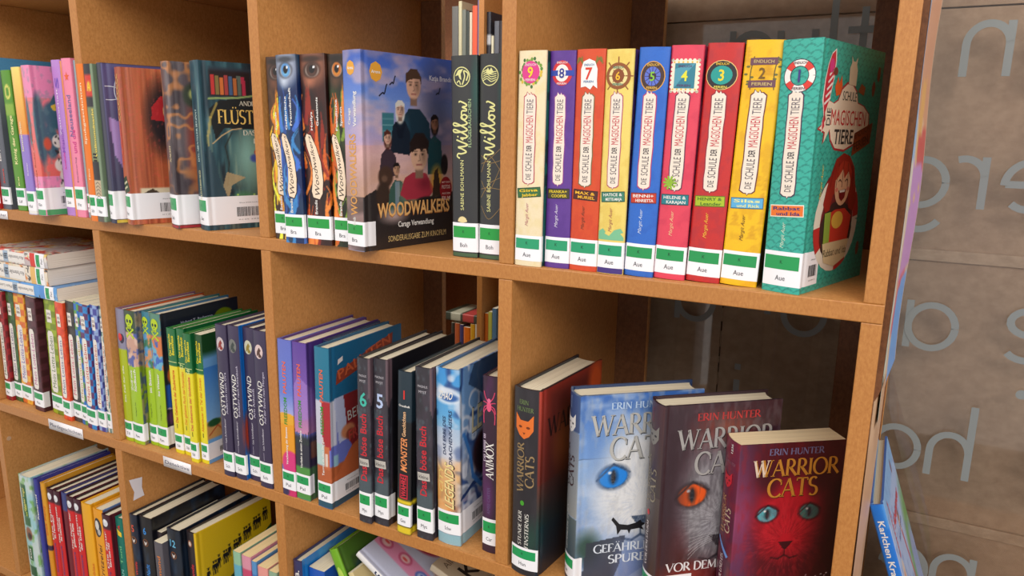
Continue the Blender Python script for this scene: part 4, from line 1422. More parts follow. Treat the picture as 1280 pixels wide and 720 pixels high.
def art_dark_a(A, b):
    t = b.t
    A.rect(0, 150, t, 221, (40, 36, 44), 1); A.rect(0, 176, t, 206, (214, 50, 36), 4)
    A.ell(t * .5, 190, 6, 9, (240, 160, 60), .4)
    A.rect(0, 86, t, 162, (128, 138, 92), 2); A.rect(0, 60, t, 86, (34, 32, 38), 1)
    A.rect(0, 30, t, 60, (206, 184, 150), 1)
    A.rect(t - 4, 0, t + 9, 221, (130, 150, 120), 1)


b = Book('comic-style novel with letter A on a red square and beige lower spine', (-.6575, -.0166, ZA, 0, .4), 19, 220.4, 140, 'soft', art_dark_a, (90, 84, 74), 1.4, inner=WHITE)
b.flat('A', 5, 14, 184, 12, (250, 210, 60)); b.up('Vollmondnacht', 12, 92, 160, 4, (250, 220, 100)); b.up('ill', 8, 86, 98, 8, (30, 28, 30))
for k in range(5):
    b.stroke([(4, 34 + k * 5), (9, 37 + k * 5), (14, 33 + k * 5)], .7, (60, 50, 60))
b.label('Nas', 8, 37, 3).done()


def art_navy(A, b):
    t = b.t
    A.grad(0, (60, 62, 84), 221, (92, 86, 136), 1, t, 400)
    A.poly([(t + 3, 150), (t + 40, 130), (t + 60, 60), (t + 30, 50), (t + 8, 96)], (166, 136, 196))
    A.ell(t + 46, 96, 13, 18, (124, 50, 130), .3)
    A.seg(t + 26, 66, t + 38, 60, 2, (240, 222, 130)); A.seg(t + 24, 74, t + 40, 52, 2, (240, 222, 130))
    A.line([(t + 22, 30), (t + 30, 42), (t + 48, 50)], 1.2, (230, 230, 240))


b = Book('dark navy book with white owl line drawing and lilac beam', (-.6365, -.012, ZA, 18, .5), 22, 221, 145, 'hard', art_navy, (46, 44, 72), 1.6, 1.8, inner=(90, 80, 130))
t = b.t
for k, (x, z) in enumerate(((t + 16, 190), (t + 16, 172))):
    b.stroke([(t + 2, z), (t + 10, z), (t + 20, z - 2 + k * 4)], 1.0, (226, 230, 240))
b.stroke([(t + 30, 206), (t + 18, 200), (t + 14, 182), (t + 20, 166), (t + 34, 158)], 1.2, (226, 230, 240))
for k in range(5):
    b.stroke([(t + 20, 172 + k * 6), (t + 26, 174 + k * 6), (t + 32, 171 + k * 6)], .9, (226, 230, 240))
b.rect(t + 2, .6, t + 20, 5, (226, 196, 70), 0)
b.label('Tie', 6, 46, 60, True).done()


def art_wood(A, b):
    t = b.t
    A.noise(5, 150, (146, 66, 40), .35, .7, 3, .8, 4)
    A.noise(2.5, 200, (230, 140, 96), .55, .75, 9, .6)
    A.ell(t + 52, 148, 30, 66, (44, 34, 38), .55)
    A.ell(t + 72, 62, 16, 20, (190, 100, 50), .7, 0, .5)
    A.poly([(t + 36, 146), (t + 38, 164), (t + 50, 178), (t + 70, 180), (t + 70, 142)], (190, 40, 46))
    A.noise(3, 3, (240, 90, 80), .62, .75, 4, .3)
    A.ell(t + 62, 158, 10, 14, (236, 214, 150), .12)
    A.rect(t + 14, 40, t + 90, 51, (230, 214, 180), 2)
    A.poly([(t + 18, 44), (t + 30, 50), (t + 40, 44), (t + 30, 41)], (70, 54, 40))


b = Book('book with orange wood grain cover and a dark round hole', (-.607, -.006, ZA, 20, .6), 25, 215, 145, 'hard', art_wood, (206, 108, 66), 1.2, 1.4, inner=(150, 80, 50))
t = b.t
for k in range(9):
    b.stroke([(t * .28, 205 - k * 7), (t * .55, 200 - k * 7), (t * .7, 206 - k * 7)], 1.2, (244, 214, 130), 1)
b.up('HOLZ', t * .5, 84, 112, 8, (226, 80, 30)); b.up('Sandmann', t * .5, 112, 140, 7, (226, 80, 30))
b.rect(t * .15, 44, t * .9, 66, (60, 76, 50), 0, 20); b.rect(t * .3, 50, t * .8, 53, (210, 206, 170), 1, 20); b.rect(t * .3, 57, t * .8, 60, (210, 206, 170), 1, 20)
b.label('Rot', 7, 44, 92, True).done()


def art_forest(red):
    def f(A, b):
        t = b.t
        A.noise(5, 60, (70, 116, 126) if not red else (120, 110, 112), .4, .75, 3, .8, 3)
        A.noise(9, 40, (18, 34, 46) if not red else (50, 38, 44), .5, .7, 8, .8)
        if red:
            A.ell(t + 40, 110, 26, 90, (176, 72, 56), .6)
            A.swirl(18, (236, 150, 80), 4, 2, .6, .7)
            A.ell(t + 30, 178, 15, 18, (66, 74, 60), .3); A.ell(t + 32, 180, 8, 9, (190, 196, 120), .4)
            A.rect(-150, 0, t + 12, 60, (64, 54, 62), 40, .8)
            return
        A.rect(t - 150, 0, t + 10, 222, (30, 76, 92), 8, .5)
        A.ell(t + 86, 90, 62, 74, (120, 150, 130), .7)
        A.ell(t + 60, 100, 26, 52, (150, 206, 196), .9, 0, .8)
        A.noise(8, 70, (196, 206, 170), .55, .8, 5, .5)
        A.poly([(t + 10, 160), (t + 26, 172), (t + 150, 186), (t + 150, 132), (t + 30, 136), (t + 18, 120)], (22, 34, 40))
        A.rect(t + 14, 176, t + 150, 214, (44, 58, 72), 5)
        A.rect(t + 14, 178, t + 70, 210, (36, 30, 36), 4)
        cols = [(206, 60, 60), (140, 120, 70), (220, 120, 60), (176, 70, 70), (70, 100, 140), (190, 110, 60), (96, 110, 100), (190, 50, 80)]
        for k, c in enumerate(cols):
            x = t + 16 + k * 6.0
            A.poly([(x, 179), (x + 5, 179), (x + 4.6 - (k - 3) * .2, 205 - (k % 3) * 2), (x - .4 - (k - 3) * .2, 205 - (k % 3) * 2)], c)
        A.line([(t + 12, 174), (t + 50, 176), (t + 90, 182)], 2.5, (150, 176, 110))
        A.line([(t + 8, 90), (t + 8, 126), (t + 13, 150), (t + 22, 168)], 3, (206, 180, 90), .7)
        A.line([(t + 30, 60), (t + 34, 90), (t + 30, 112), (t + 40, 130)], 2, (40, 50, 50), .8)
        A.line([(t + 14, 116), (t + 26, 126), (t + 40, 134), (t + 54, 136)], 1.4, (214, 180, 130))
        A.poly([(t + 2, 0), (t + 4, 120), (t + 14, 100), (t + 22, 60), (t + 42, 40), (t + 30, 10)], (40, 70, 84), .9)
        A.poly([(t + 30, 78), (t + 56, 70), (t + 36, 60), (t + 30, 40), (t + 24, 60)], (196, 166, 120), .8)
        A.ell(t + 52, 30, 26, 24, (90, 170, 80), .7)
        for k in range(22):
            rr = random.Random(k)
            A.ell(t + 36 + rr.uniform(0, 32), 12 + rr.uniform(0, 36), 2, 2, (190, 226, 110), .6)
        A.ell(t + 70, 96, 8, 7, (70, 90, 170), .5); A.ell(t + 74, 104, 5, 5, (206, 80, 60), .4)
        A.poly([(t + 80, 100), (t + 104, 126), (t + 118, 96), (t + 96, 76)], (176, 84, 70), .7)
        A.line([(t + 84, 100), (t + 112, 112)], 1, (70, 30, 40)); A.line([(t + 84, 98), (t + 108, 90)], 1, (70, 30, 40))
        A.ell(t + 92, 30, 20, 16, (60, 56, 50), .5, 0, .8)
    return f


b = Book('grey brown fantasy book with red swirl cover', (-.5244, .0036, ZA, 20, 1.0), 27, 221, 145, 'hard', art_forest(True), (96, 82, 86), 1.6, 1.8, inner=(120, 60, 50))
b.flat('FL', b.t + 37, b.t + 60, 124, 18, (240, 200, 110), 'serif'); b.up('NACHT', b.t * .7, 90, 112, 5, (226, 210, 160), 'serif')
b.rect(b.t * .1, .5, b.t + 60, 4, (170, 40, 50), 0)
b.label('Sch', 5, 46, 90, True).done()
b = Book('teal fantasy book with tree trunk and small bookshelf on the cover', (-.4763, .012, ZA, 20, 0), 28.5, 221.7, 146, 'hard', art_forest(False), (34, 72, 84), 1.1, 1.2, inner=(40, 70, 80))
t = b.t
b.flat('FLÜSTERWALD', t + 22, t + 143, 142, 18, (246, 206, 110), 'serif', True, layer=2)
b.flat('ANDREAS SUCHANEK', t + 52, t + 132, 166, 6, (230, 226, 206), 'serif')
b.flat('DAS ABENTEUER', t + 56, t + 128, 127, 6.5, (240, 236, 214), 'serif', True)
b.flat('BEGINNT', t + 70, t + 112, 116, 6.5, (240, 236, 214), 'serif', True)
b.up('FLÜSTERWALD', t * .55, 40, 80, 5, (236, 226, 170), 'serif', True); b.up('DAS ABENTEUER BEGINNT', t * .55, 92, 160, 5, (206, 230, 220), 'serif', True)
b.flat('UEBERREUTER', t + 108, t + 140, 12, 4, (230, 226, 206), 'serif')
b.label('Suc', 7, 45, 96, True).done()


# ------------------------------------------------ upper compartment 1 (left)
def plain(lab, pose, t, h, base, texts=(), lab_txt='K', w=140, kind='soft', art=None, res=2.5, lz=(8, 36), wrap=3, inner=WHITE, cres=None, group=None, bar=False, pages=(232, 222, 196), extra=None):
    b = Book(lab, pose, t, h, w, kind, art, base, res, cres, inner=inner, group=group, pages=pages)
    for s, c, z0, z1, hg, cl in texts:
        b.up(s, t * c, z0, z1, hg, cl)
    if extra:
        extra(b)
    if lab_txt:
        b.label(lab_txt, lz[0], lz[1], wrap, bar)
    return b.done()


plain('tall light blue picture book standing highest at the far left', (-1.0335, .004, ZA, 0, 0), 17, 248, (90, 160, 206), lab_txt=None, w=150, kind='hard', inner=(120, 180, 220), cres=6)
plain('thin white book at the left picture edge of the upper row', (-1.0100, .0, ZA, 0, 1.0), 20, 212, (226, 226, 224), (), 'Sch')
plain('white and grey book left of the red one in the upper row', (-.985, .0, ZA, 0, .8), 22, 214, (190, 196, 196), (('Hundewinter', .5, 90, 180, 5, (60, 60, 60)),), 'Sch')
plain('red and orange flame book at the far left of the upper row', (-.9585, -.0043, ZA, 0, .8), 22, 214, (204, 40, 30), (('Sternfeuer', .6, 60, 150, 6, (240, 200, 190)),), 'Ste', lz=(9, 34),
      art=lambda A, b: (A.ell(b.t * .6, 56, 8, 30, (240, 150, 40), .6), A.grad(120, (204, 40, 30), 215, (110, 120, 120))))
plain('slate grey book with white vertical lettering', (-.9345, .0010, ZA, 0, .6), 23, 217, (92, 96, 106), (('Ein Hund kennt sich aus', .45, 78, 180, 5.5, WHITE), ('Sowa', .6, 42, 66, 4, (226, 70, 60))), 'Sow', art=lambda A, b: A.grad(130, (92, 96, 106), 217, (140, 160, 158)))
plain('green book with yellow oval emblem and yellow lettering', (-.8950, .0030, ZA, 0, -.8), 24, 219, (88, 150, 30), (('König der Garage', .55, 74, 150, 7, (250, 240, 170)), ('Kai', .55, 40, 54, 3.4, (250, 240, 170))), 'Lüf',
      art=lambda A, b: (A.ell(b.t * .55, 186, 8, 12, (236, 226, 110), .15), A.ell(b.t * .55, 186, 5, 8, (88, 150, 30), .2), A.rect(0, 150, b.t, 168, (140, 180, 60), 3), A.rect(0, 120, b.t, 145, (76, 140, 20), 3)))
plain('yellow and lilac book, its spine pale yellow above and lilac below', (-.8236, -.0203, ZA, 0, -.6), 20.2, 220, (150, 126, 206), (('Sommerferien', .35, 96, 140, 5, (250, 240, 200)), ('Kaiser', .6, 60, 80, 3.4, (226, 216, 240))), 'Kai',
      art=lambda A, b: (A.grad(120, (240, 150, 60), 221, (250, 226, 120)), A.rect(0, 0, 2000, 30, WHITE, 1)), lz=(6, 36))


def art_pink(A, b):
    t = b.t
    A.grad(60, (236, 110, 96), 175, (240, 130, 140), 1, 0, 400)
    A.noise(8, 14, (70, 110, 130), .62, .7, 4, .0)
    for cx, cz, rx, rz in ((t * .35, 140, 6, 40), (t + 6, 130, 10, 60), (t + 30, 150, 22, 24), (t + 20, 112, 12, 30), (t + 46, 140, 18, 14)):
        A.ell(cx, cz, rx, rz, (66, 104, 120), .25)
    A.noise(5, 8, (110, 150, 150), .58, .7, 6, .35)
    A.poly([(t + 24, 168), (t + 32, 182), (t + 38, 168)], (66, 104, 120))
    A.poly([(t + 24, 164), (t + 34, 168), (t + 42, 160), (t + 36, 156), (t + 28, 158)], (240, 200, 70))
    A.ell(t + 48, 66, 15, 62, (170, 120, 90), .3, 0, .7)
    for cx, cz in ((t + 30, 112), (t + 38, 94), (t + 30, 76), (t + 36, 60), (t + 34, 44)):
        A.ell(cx, cz, 10, 11, (242, 232, 220), .2)
    for i in range(26):
        rr = random.Random(i)
        A.ell(t + 22 + rr.uniform(0, 24), 40 + rr.uniform(0, 82), 1.6, 3, (60, 56, 60), .4, rr.uniform(-50, 50))
    A.ell(t + 14, 108, 7, 12, (214, 90, 60), .4)
    A.ell(t + 38, 36, 9, 8, (150, 130, 140), .4)


def ext_pink(b):
    b.up('Wildes Rudel im Schnee', b.t * .5, 40, 140, 3, (190, 90, 50))
    b.rect(.4, .5, b.t + 64, 9, (84, 170, 110), 0)


plain('pink picture book with dark blue trees and white spotted animals', (-.8023, -.0185, ZA, 4, -.8), 23, 222, (242, 146, 186), (), 'Kin', kind='hard', art=art_pink, res=1.3, cres=1.5, lz=(9, 42), wrap=58, bar=True, inner=(230, 130, 160), extra=ext_pink)
plain('tall lilac book with blue lettering beside the pink one', (-.7686, .0062, ZA, 0, 0), 20.5, 231, (192, 138, 214), (('Mission', .5, 96, 130, 6, (150, 90, 190)), ('Annabelle', .5, 70, 96, 4.5, (226, 80, 170)), ('Zauberhaft', .4, 120, 190, 3.6, (240, 220, 246)), ('S', .5, 190, 206, 8, (120, 90, 190))), 'Emi', lz=(13, 44))
plain('thin orange edged book between the lilac and the pink one', (-.7470, .006, ZA, 0, 0), 8.5, 229, (240, 150, 80), (), None)
plain('tall pink book with orange star and lilac vertical title', (-.7369, .0023, ZA, 0, 0), 21.6, 232, (246, 140, 170), (('Neuseeland', .45, 120, 180, 9, (130, 110, 160)), ('und die', .6, 96, 130, 8, (216, 60, 140)), ('Stadtverlag', .55, 52, 90, 3, (180, 110, 140))), 'Fit', lz=(11, 46),
      extra=lambda b: b.poly([(b.t * .5 + (6 if k % 2 == 0 else 2.6) * math.sin(k * .628), 206 + (7 if k % 2 == 0 else 3) * math.cos(k * .628)) for k in range(10)], (240, 100, 50), 1))
plain('thin grey blue book just behind the divider in the upper row', (-.7145, .006, ZA, 0, 0), 8.5, 229, (150, 176, 184), (), 'F')


# ================================================================== MIDDLE ROW
# ------------------------------------------------ compartment 1: chequered spines and the stack on top
def art_plaid(c1, c2, seed, sq=11, c3=None):
    def f(A, b):
        k = (np.floor(A.s / (b.t / 2)) + np.floor(A.z / sq)) % 2
        A.mix(k * .9, c2)
        if c3:
            A.mix((np.floor(A.z / sq) % 4 == 1) * .6, c3)
        A.noise(4, 4, (30, 20, 20), .6, .8, seed, .25)
    return f


def ext_plaid(tc):
    def f(b):
        t, h = b.t, b.h
        c = t * .42
        wd = t * .27
        P = [(c - wd, 44), (c - wd * .6, 40), (c + wd * .7, 40), (c + wd, 45), (c + wd * .9, h - 62), (c + wd * .5, h - 57), (c - wd * .6, h - 57), (c - wd, h - 62)]
        b.poly(P, (240, 232, 220), 0)
        b.up('Mein Lotta-Leben', c, 48, h - 66, wd * 1.25, tc, layer=1, bold=False)
        b.rect(c - wd * .8, h - 42, c + wd * .8, h - 20, (240, 232, 220), 0, 3)
        b.flat('LOTTA', c - wd * .6, c + wd * .6, h - 29, 4, (90, 80, 110), layer=1)
        b.flat('LEBEN', c - wd * .6, c + wd * .6, h - 36, 4, (120, 60, 60), layer=1)
    return f


PG = 'chequered childrens diaries in the lower left compartment'
for lab, x, y, t, h, c1, c2, tc, extra3 in (
        ('red chequered book at the left end of the diary row', -1.0300, .0142, 18.6, 204, (176, 36, 44), (120, 20, 30), (60, 90, 60), None),
        ('dark green chequered book second from the left in the diary row', -1.0107, .020, 22.6, 203, (50, 84, 44), (70, 110, 50), (90, 70, 130), None),
        ('orange and yellow chequered book in the diary row', -.9873, .020, 31, 204, (226, 110, 40), (250, 190, 60), (110, 90, 180), None),
        ('dark maroon chequered book with wide white label in the diary row', -.9338, .0107, 27, 206, (74, 32, 40), (96, 46, 56), (190, 80, 150), None),
        ('lime green chequered book in the diary row', -.8923, .0175, 31, 207, (160, 180, 30), (120, 140, 20), (90, 120, 60), None),
        ('bright orange book with white strip in the diary row', -.8480, .0096, 21.4, 207, (238, 84, 36), (226, 66, 30), (90, 90, 160), None),
        ('black and grey book between orange and blue in the diary row', -.8262, .0141, 22.6, 211, (52, 52, 50), (70, 68, 62), (206, 60, 110), None),
        ('thin blue and green chequered book in the diary row', -.8014, .0124, 17, 213, (30, 110, 200), (100, 170, 60), (190, 150, 60), None),
        ('violet and cyan chequered book in the diary row', -.7780, .0071, 24.6, 213, (96, 36, 96), (30, 150, 226), (210, 60, 60), None),
        ('light blue chequered book with violet foot in the diary row', -.7525, .0097, 19, 214, (150, 176, 226), (60, 60, 150), (200, 80, 60), None),
        ('thin white and green book beside the divider at the end of the diary row', -.7325, .012, 11, 214, (226, 226, 206), (80, 120, 120), (200, 80, 60), None)):
    plain(lab, (x, y, ZB, 0, 2.3 if x > -.8 else 2.8), t, h, c1, (), 'Pan', w=142, kind='soft', art=art_plaid(c1, c2, int(-x * 100)), res=2.2, lz=(8, 36), wrap=6 if abs(x + .9338) > .01 else 11, inner=WHITE, group=PG, extra=ext_plaid(tc), cres=5)


def flat_book(lab, xr, y, z, t, L, w, base, art, extra, pages=(246, 236, 226), fb=None):
    """book lying on its back cover: spine faces the viewer, its foot at the right end"""
    b = Book(lab, (0, 0, 0, 0, 0), t, L, w, 'soft', art, base, 1.5, 2.2, pages=pages, inner=(236, 230, 226), group='diary stack lying on the chequered row')
    # local: x thickness -> -? ; rotate so that z (height) runs along -X, thickness up
    b.root.matrix_world = Matrix.Translation((xr, y, Z0 + z)) @ Matrix(((0, 0, -1, 0), (0, 1, 0, 0), (1, 0, 0, 0), (0, 0, 0, 1)))
    extra(b)
    b.label('Pan', 9, 34, 2)
    return b.done()


def art_doodle(c1, c2, c3, seed):
    def f(A, b):
        A.noise(9, 14, c1, .55, .62, seed, .9)
        A.noise(12, 18, c2, .6, .66, seed + 3, .9)
        A.noise(5, 5, (40, 36, 40), .66, .7, seed + 7, .8)
        A.noise(26, 20, c3, .5, .56, seed + 5, .9)
    return f


def ext_doodle(ec):
    def f(b):
        t = b.t
        b.rect(t * .12, 64, t * .86, 112, (244, 238, 230), 0)
        b.rect(t * .14, 126, t * .86, 196, (244, 238, 230), 0)
        for z0, z1, s in ((66, 110, 'Alice Pantermüller'), (128, 194, 'Mein Lotta-Leben')):
            b.up(s, t * .5, z0, z1, t * .24, (90, 84, 90), layer=1, bold=False, down=False)
        b.rect(t * .1, 112, t * .9, 126, (170, 190, 210), 1)
        b.up('LEBEN', t * .5, 113, 125, t * .4, (40, 40, 50), layer=2)
        b.rect(.3, 34, t - .3, 48, ec, 0)
    return f


flat_book('white doodle-covered diary on top of the lying stack', -.8480, .012, -.0945, 23.5, 178, 143, (236, 228, 216), art_doodle((226, 70, 60), (240, 200, 90), (206, 200, 200), 3), ext_doodle((226, 60, 50)))
flat_book('orange and white diary in the middle of the lying stack', -.8530, .013, -.1245, 29.5, 173, 143, (240, 226, 206), art_doodle((236, 140, 60), (206, 120, 60), (236, 220, 190), 13), ext_doodle((240, 190, 110)))
flat_book('blue-bordered diary at the bottom of the lying stack', -.8320, .0125, -.1470, 22, 201, 143, (120, 180, 230), art_doodle((90, 150, 220), (150, 200, 236), (90, 160, 226), 23), ext_doodle((90, 150, 220)))

# ------------------------------------------------ compartment 2
LIME = (164, 200, 26)


def skull(b, c, z, k, col, bg=(40, 60, 50)):
    b.stroke([(c - 6 * k, z - 14 * k), (c + 6 * k, z - 24 * k)], 2.4 * k, col, 1, False)
    b.stroke([(c + 6 * k, z - 14 * k), (c - 6 * k, z - 24 * k)], 2.4 * k, col, 1, False)
    for s in (-1, 1):
        b.ell(c + s * 6.6 * k, z - 13 * k, 1.9 * k, 1.9 * k, col, 1, 8); b.ell(c + s * 6.6 * k, z - 25 * k, 1.9 * k, 1.9 * k, col, 1, 8)
    b.ell(c, z, 8 * k, 9.5 * k, col, 2)
    b.rect(c - 4.4 * k, z - 12.5 * k, c + 4.4 * k, z - 5 * k, col, 2)
    b.ell(c - 3.2 * k, z - 1 * k, 2.2 * k, 2.8 * k, bg, 3, 10); b.ell(c + 3.2 * k, z - 1 * k, 2.2 * k, 2.8 * k, bg, 3, 10)
    b.poly([(c - 1 * k, z - 6.5 * k), (c + 1 * k, z - 6.5 * k), (c, z - 4.2 * k)], bg, 3)
    for q in (-2, 0, 2):
        b.rect(c + (q - .25) * k, z - 12.5 * k, c + (q + .25) * k, z - 8.6 * k, bg, 3)


def art_lime(pic, seed, top=(60, 80, 60)):
    def f(A, b):
        A.rect(-300, 130, 600, 230, pic[0], .5)
        A.noise(9, 12, pic[1], .45, .55, seed, .9)
        A.noise(7, 9, pic[2], .55, .62, seed + 4, .9)
        A.rect(-300, 182, b.t, 230, top, 1)
        A.rect(-300, 0, b.t + 1, 128, LIME, 1)
        m = (A.s > b.t + 1)
        A.mix(m * .45, (70, 80, 60))
    return f


b = Book('lime spine book with grey top and small red ball, left of the skull books', (-.6825, .008, ZB, 0, 1.2), 19.5, 217, 146, 'hard', simple_art([(152, 230, (140, 136, 160))]), (176, 190, 20), 2.5, inner=(150, 100, 130))
b.ell(9, 172, 4.5, 6, (206, 40, 50), 0); b.ell(12, 170, 5, 8, (60, 50, 70), -1); b.ell(8.5, 174, 3.4, 4.4, (226, 70, 70), 1)
b.up('Ein Fall für alle', 10, 66, 126, 3.6, (240, 240, 200)); b.label('Til', 6, 34, 3); b.done()
SK = 'lime green spine adventure books with a skull and crossbones'
for lab, x, y, t, ar, tx, lt in (
        ('lime skull book with rosy picture band, first of the skull books', -.6612, .0073, 25.5, art_lime(((206, 160, 140), (226, 190, 170), (70, 90, 170)), 4), ('Zoff mit', 'Südbach'), 'Pam'),
        ('lime skull book with blue sky picture band, middle skull book', -.6334, .0163, 18.6, art_lime(((96, 160, 206), (60, 120, 80), (230, 150, 90)), 14, (60, 130, 150)), ('', 'im Bistum'), 'Pam')):
    b = Book(lab, (x, y, ZB, 0, 1.4), t, 217, 146, 'hard', ar, LIME, 1.6, 3, inner=(206, 90, 40) if t > 20 else (60, 130, 130), group=SK)
    skull(b, t * .48, 202, t / 24, (190, 214, 30))
    if tx[0]:
        b.up(tx[0], t * .32, 88, 122, 4.6, WHITE)
    b.up(tx[1], t * .62, 88, 124, 5, WHITE); b.up('Verlag am Tor', t * .5, 46, 70, 2.6, (70, 90, 20), bold=False)
    b.label(lt, 6, 35, 8 if t > 20 else 3); b.done()


def art_g4(A, b):
    art_lime(((110, 180, 210), (230, 120, 60), (60, 100, 190)), 24, (90, 140, 120))(A, b)
    t = b.t
    m = (A.s > t + 1)
    A.mix(m, (34, 38, 52))
    A.ell(t + 118, 190, 20, 15, (120, 140, 20), .1)
    A.ell(t + 20, 118, 14, 18, (226, 110, 50), .2); A.rect(t + 3, 66, t + 26, 104, (30, 90, 190), 3); A.ell(t + 16, 50, 18, 16, (90, 50, 100), .4)
    A.line([(t + 4, 66), (t + 20, 62), (t + 30, 60)], 2, (206, 190, 220))


b = Book('lime skull book with dark cover turned to the viewer, last of the skull books', (-.6136, .0156, ZB, 0, 1.4), 23, 217, 148, 'hard', art_g4, LIME, 1.4, 2, inner=(60, 120, 170), group=SK)
t = b.t
skull(b, t * .5, 200, .95, (190, 214, 30))
b.up('ins Wasser', t * .5, 86, 122, 5, WHITE); b.up('Verlag am Tor', t * .55, 46, 72, 2.6, (70, 90, 20), bold=False)
b.flat('Hubert T. Bachmann', t + 36, t + 96, 194, 4.5, (190, 196, 214), layer=1)
b.poly([(t + 112, 186), (t + 118, 194), (t + 124, 186), (t + 118, 180)], (34, 38, 52), 1)
b.label('Pam', 6, 36, 26, False); b.done()


def art_tree(cover):
    def f(A, b):
        A.rect(-300, 140, 600, 230, (24, 110, 56), .6)
        if cover:
            t = b.t
            A.mix((A.s > t + 1) * 1.0, (120, 180, 236))
            A.grad(60, (150, 196, 240), 150, (70, 140, 220), 1, t + 1, 600)
            A.ell(t + 10, 196, 60, 34, (30, 76, 36), .35); A.noise(5, 6, (60, 120, 40), .55, .65, 3, .0)
            A.ell(t + 44, 120, 20, 20, (236, 226, 180), .4); A.ell(t + 46, 122, 10, 10, (240, 190, 70), .4)
            A.rect(t, 38, t + 200, 66, (226, 170, 100), 3); A.ell(t + 14, 62, 14, 7, (40, 90, 50), .3)
            A.line([(t + 4, 44), (t + 20, 56), (t + 34, 40)], 2, (190, 80, 40))
    return f


TG = 'green and yellow spine chapter books'
for lab, x, y, lean, t, h, title, ac, numt in (
        ('leftmost green and yellow chapter book, hiding the dark cover behind', -.5737, .0166, .2, 18.2, 199, 'Das Geheimnis der Zauberkarte', (226, 90, 30), ''),
        ('green and yellow chapter book with orange lettering and number 57', -.5540, .018, .2, 16.4, 200.6, 'Der geheime Fluch der Pyramiden', (236, 140, 40), '57'),
        ('green and yellow chapter book with red lettering and number 58', -.5262, .0066, .6, 15.2, 200, 'Das Geheimnis der Goldmaske', (220, 80, 70), '58'),
        ('rightmost yellow chapter book with blue beach cover showing', -.5093, .0116, .9, 15, 200.1, 'Abenteuer im Tal der Löwen', (230, 140, 20), '')):
    cov = t == 15
    b = Book(lab, (x, y, ZB, 0, lean), t, h, 143, 'hard' if not cov else 'soft', art_tree(cov), (238, 222, 40), 1.6 if not cov else 1.3, 6 if not cov else 1.6, inner=(60, 140, 60), group=TG, bulge=.8)
    c = t * .5
    b.up('Das magische', c - t * .18, 156, 190, t * .26, (246, 226, 40)); b.up('Baumhaus', c + t * .16, 158, 188, t * .3, (246, 226, 40))
    b.rect(.3, 146.5, t - .3, 147.4, (226, 236, 150), 1)
    if numt:
        b.up(numt, c, 138, 146, t * .4, (226, 236, 150), layer=1)
    b.up(title, c, 50, 134, t * .3, ac)
    b.stroke([(c, 41), (c, 48)], 1.2, (60, 60, 30), 1, False)
    b.label('Osb', 6, 32, 3 if not cov else 50, cov); b.done()

OG = 'dark violet horse novels with round picture and white title'
for lab, x, y, t, h, sub, pc, edge in (
        ('dark violet horse novel with red and white roundel, first of four', -.4495, .0006, 20.6, 225.5, 'Aufbruch nach Ora', [(206, 190, 190), (150, 50, 44)], None),
        ('dark violet horse novel with grey roundel and bright blue cover edge', -.4271, .0019, 21, 227, 'Rückkehr nach Kaltenbach', [(120, 120, 116), (60, 70, 66)], (20, 110, 200)),
        ('dark violet horse novel with yellowish roundel, third of four', -.4053, .0086, 22, 225.7, 'Aris Ankunft', [(206, 206, 180), (150, 130, 50)], None),
        ('dark violet horse novel with pink roundel beside the divider', -.3775, .0011, 23, 227, 'Auf der Suche nach Morgen', [(226, 200, 196), (90, 60, 50)], None)):
    def art(A, b, e=edge):
        A.noise(20, 60, (72, 60, 92), .5, .8, 3, .5)
        if e:
            A.mix((A.s > b.t + 1) * 1.0, e)
            A.ell(b.t + 12, 70, 16, 40, (190, 70, 50), .5)
    b = Book(lab, (x, y, ZB, 0, .4), t, h, 148, 'hard', art, (58, 48, 78), 2, 5, inner=(70, 60, 90), group=OG, bulge=1.2)
    c = t * .46
    b.ell(c, 198, 7.2, 10, pc[0], 0)
    b.poly([(c - 4, 191), (c - 3, 198), (c + 1, 204), (c + 4, 200), (c + 2, 197), (c + 4, 192), (c, 194)], pc[1], 1)
    b.ell(c + 2, 192, 3, 2.4, pc[1], 1, 8)
    b.up('OSTWIND', c - 1.4, 92, 156, 8.4, WHITE, bold=False, slant=.12, layer=1)
    b.up(sub, c + 5.4, 96, 96 + min(74, 3.6 * len(sub)), 3.4, (214, 206, 226), bold=False)
    b.up('Lea Schmidbauer', c, 52 if x < -.41 else 56, 88, 3.2, (226, 220, 230), bold=False)
    b.rect(c - .4, 40, c + .2, 52, (190, 180, 200), 0)
    b.label('Sch', 8, 38, 4); b.done()


